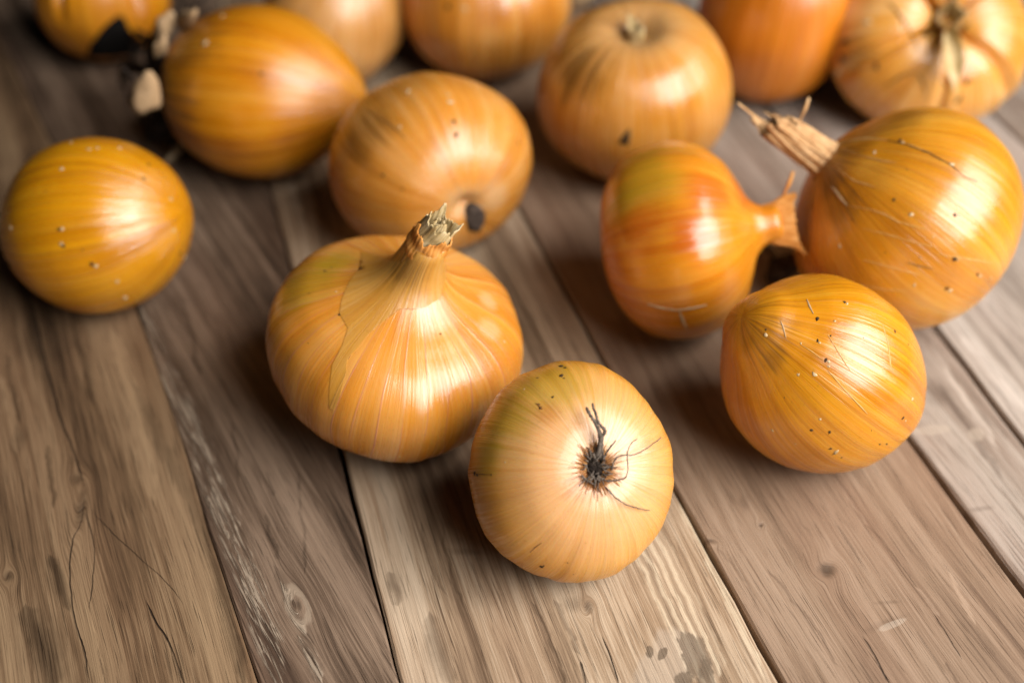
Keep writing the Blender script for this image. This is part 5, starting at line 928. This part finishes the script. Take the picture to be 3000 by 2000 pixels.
r = make_onion('lemon_shaped', 'lemon shaped golden onion lying on its side above the lone oval onion',
    skin('golden_lemon_skin', vein=(.36, .12, .01), nv=70, vs=.3, rough=.35, bump=.45, panel=.35, spots=SPOT['lemon_shaped'], seed=13, dark=(.38, .095, .003), base=(.70, .250, .005), light=(.82, .37, .03)))
r = make_onion('dimpled', 'round onion with a sunken neck dimple and streaked sheen in the back row',
    skin('streaked_brown_skin', (.42, .12, .008), (.68, .27, .028), (.82, .47, .17), vein=(.42, .18, .05), nv=64, vs=.2, rough=.33, bump=.4, spots=SPOT['dimpled'], seed=14, contrast=.8, panel=.25, poles=((.68, .42, .19), .02, .72, .6)))
nb = local_axis_point('dimpled', .64)
frayed_tube(r, 'dry_neck', STRAW, nb, ONIONS['dimpled']['axis'], .0075, .0030, .0034, 61, jag=.3, tongues=((120, 40, .5, .2),))
r = make_onion('creased', 'big pale gold onion in upper right corner with deep creases meeting at its neck',
    skin('creased_gold_skin', (.48, .15, .008), (.76, .34, .05), (.88, .56, .24), vein=(.42, .17, .03), nv=60, vs=.35, rough=.30, bump=.45, spots=SPOT['creased'], seed=15))
ax = ONIONS['creased']['axis']
nb = local_axis_point('creased', .50)
frayed_tube(r, 'dry_neck', STRAW, nb, ax, .0125, .0042, .0050, 71, jag=.25, tongues=((85, 30, .35, .35), (265, 22, .9, 1.2), (10, 30, .2, .3)), fib=.16)
r = make_onion('pinkish_rear', 'tawny pinkish onion half hidden behind the lemon shaped onion',
    skin('pinkish_skin', vein=(.45, .24, .1), nv=40, vs=.25, rough=.38, bump=.35, seed=16, dark=(.42, .16, .03), base=(.64, .30, .075), light=(.76, .43, .17)))
r = make_onion('streaky_rear', 'orange onion with pale streaks at top edge, right behind the tawny onion',
    skin('streaky_orange_skin', (.46, .13, .006), (.70, .26, .022), (.82, .47, .17), vein=(.42, .15, .03), nv=46, vs=.4, rough=.33, bump=.4, spots=SPOT['streaky_rear'], seed=17))
r = make_onion('shaded_rear', 'plain deep orange onion in the back row, left of the creased onion',
    skin('deep_orange_skin', (.50, .13, .004), (.68, .20, .006), (.76, .28, .02), nv=30, vs=.15, rough=.4, bump=.25, seed=18, contrast=.8))
r = make_onion('lobed', 'orange onion with deep lobes at the top left corner',
    skin('lobed_orange_skin', (.50, .15, .003), (.70, .255, .004), (.78, .33, .012), nv=24, vs=.15, rough=.42, bump=.22, seed=19, contrast=.8))

flap(r, 'lobed', NOTCH, plain('notch_shade_black', (.003, .002, .0015), (.008, .006, .005), .9, 300), 'notch_shade', .0006, .0002)  # near-black sheet on the bulb; paints the dark of a torn hollow

# ---------------------------------------------------------------- loose scraps on the table
def scrap(name, at, size, rot, label, mat, cat, seed, parent=None):
    rng = np.random.RandomState(seed)
    bm = bmesh.new()
    bmesh.ops.create_icosphere(bm, subdivisions=3, radius=1)
    V = np.array([v.co[:] for v in bm.verts])
    F = [tuple(v.index for v in f.verts) for f in bm.faces]
    bm.free()
    d = np.zeros(len(V))
    for k in range(7):
        w = rng.randn(3) * 2.2
        d += np.cos(V @ w + rng.rand() * 6) * .09
    V = V * (1 + d[:, None]) * np.array(size)
    V[:, 2] += .25 * size[2] * np.sin(V[:, 0] / size[0] * 2.2)
    R = np.array(Matrix.Rotation(rot[2], 3, 'Z') @ Matrix.Rotation(rot[1], 3, 'Y') @ Matrix.Rotation(rot[0], 3, 'X'))
    V = V @ R.T
    V[:, 2] -= V[:, 2].min()
    o = mesh_obj(name, V, F, mat)
    o.location = at
    if label:
        o['label'] = label; o['category'] = cat
    return o
lemon = [o for o in bpy.data.objects if o.get('label', '').startswith('lemon shaped')][0]
def tuft():
    rng = np.random.RandomState(21)
    for P in TUFT:
        for k in range(4):
            q = np.array(P) + np.linspace(0, 1, len(P))[:, None] * rng.randn(len(P), 3) * .0045
            q[:, 2] = np.maximum(q[:, 2], .0012)
            q = smooth_path(q, 7)
            V, F = tube(q, np.linspace(.0016, .0005, len(q)) * (1 + .3 * rng.rand()), 6)
            mesh_obj('root_strand', V, F, ROOTDARK, lemon)
    for i, (size, rot) in enumerate((((.0052, .0050, .0092), (.25, .1, .3)), ((.0040, .0040, .0060), (.2, .3, .2)), ((.0026, .0026, .0060), (.3, .35, .2)), ((.0030, .0034, .0105), (.55, .65, -.2)))):
        o = scrap('dry_skin', TBITS[i], size, rot, None, SCRAP, None, 31 + i)
        o.parent = lemon
        o.location = (TBITS[i][0], TBITS[i][1], TBITS[i][2] - size[2])
tuft()
def flat(k, z=0): return (PLACE[k][0], PLACE[k][1], z)
scrap('skin_scrap', flat('scrap_d'), (.0024, .0105, .0022), (.35, 0, -.55), 'thin beige sliver of dry skin in front of the lemon shaped onion', plain('pale_sliver', (.62, .45, .26), (.78, .60, .38), .7, 300), 'scrap', 2)
scrap('skin_scrap', flat('scrap_f'), (.0080, .0060, .0050), (0, 0, .3), 'pale beige scrap at top edge between the streaked and dimpled onions', SCRAP, 'scrap', 6)
scrap('root_clump', flat('scrap_e'), (.0050, .0050, .0060), (0, .2, .3), 'small dark dried root clump in the gap between three onions at right', plain('root_clump_brown', (.03, .02, .014), (.20, .14, .10), .9, 260), 'root', 5)
print('script done')
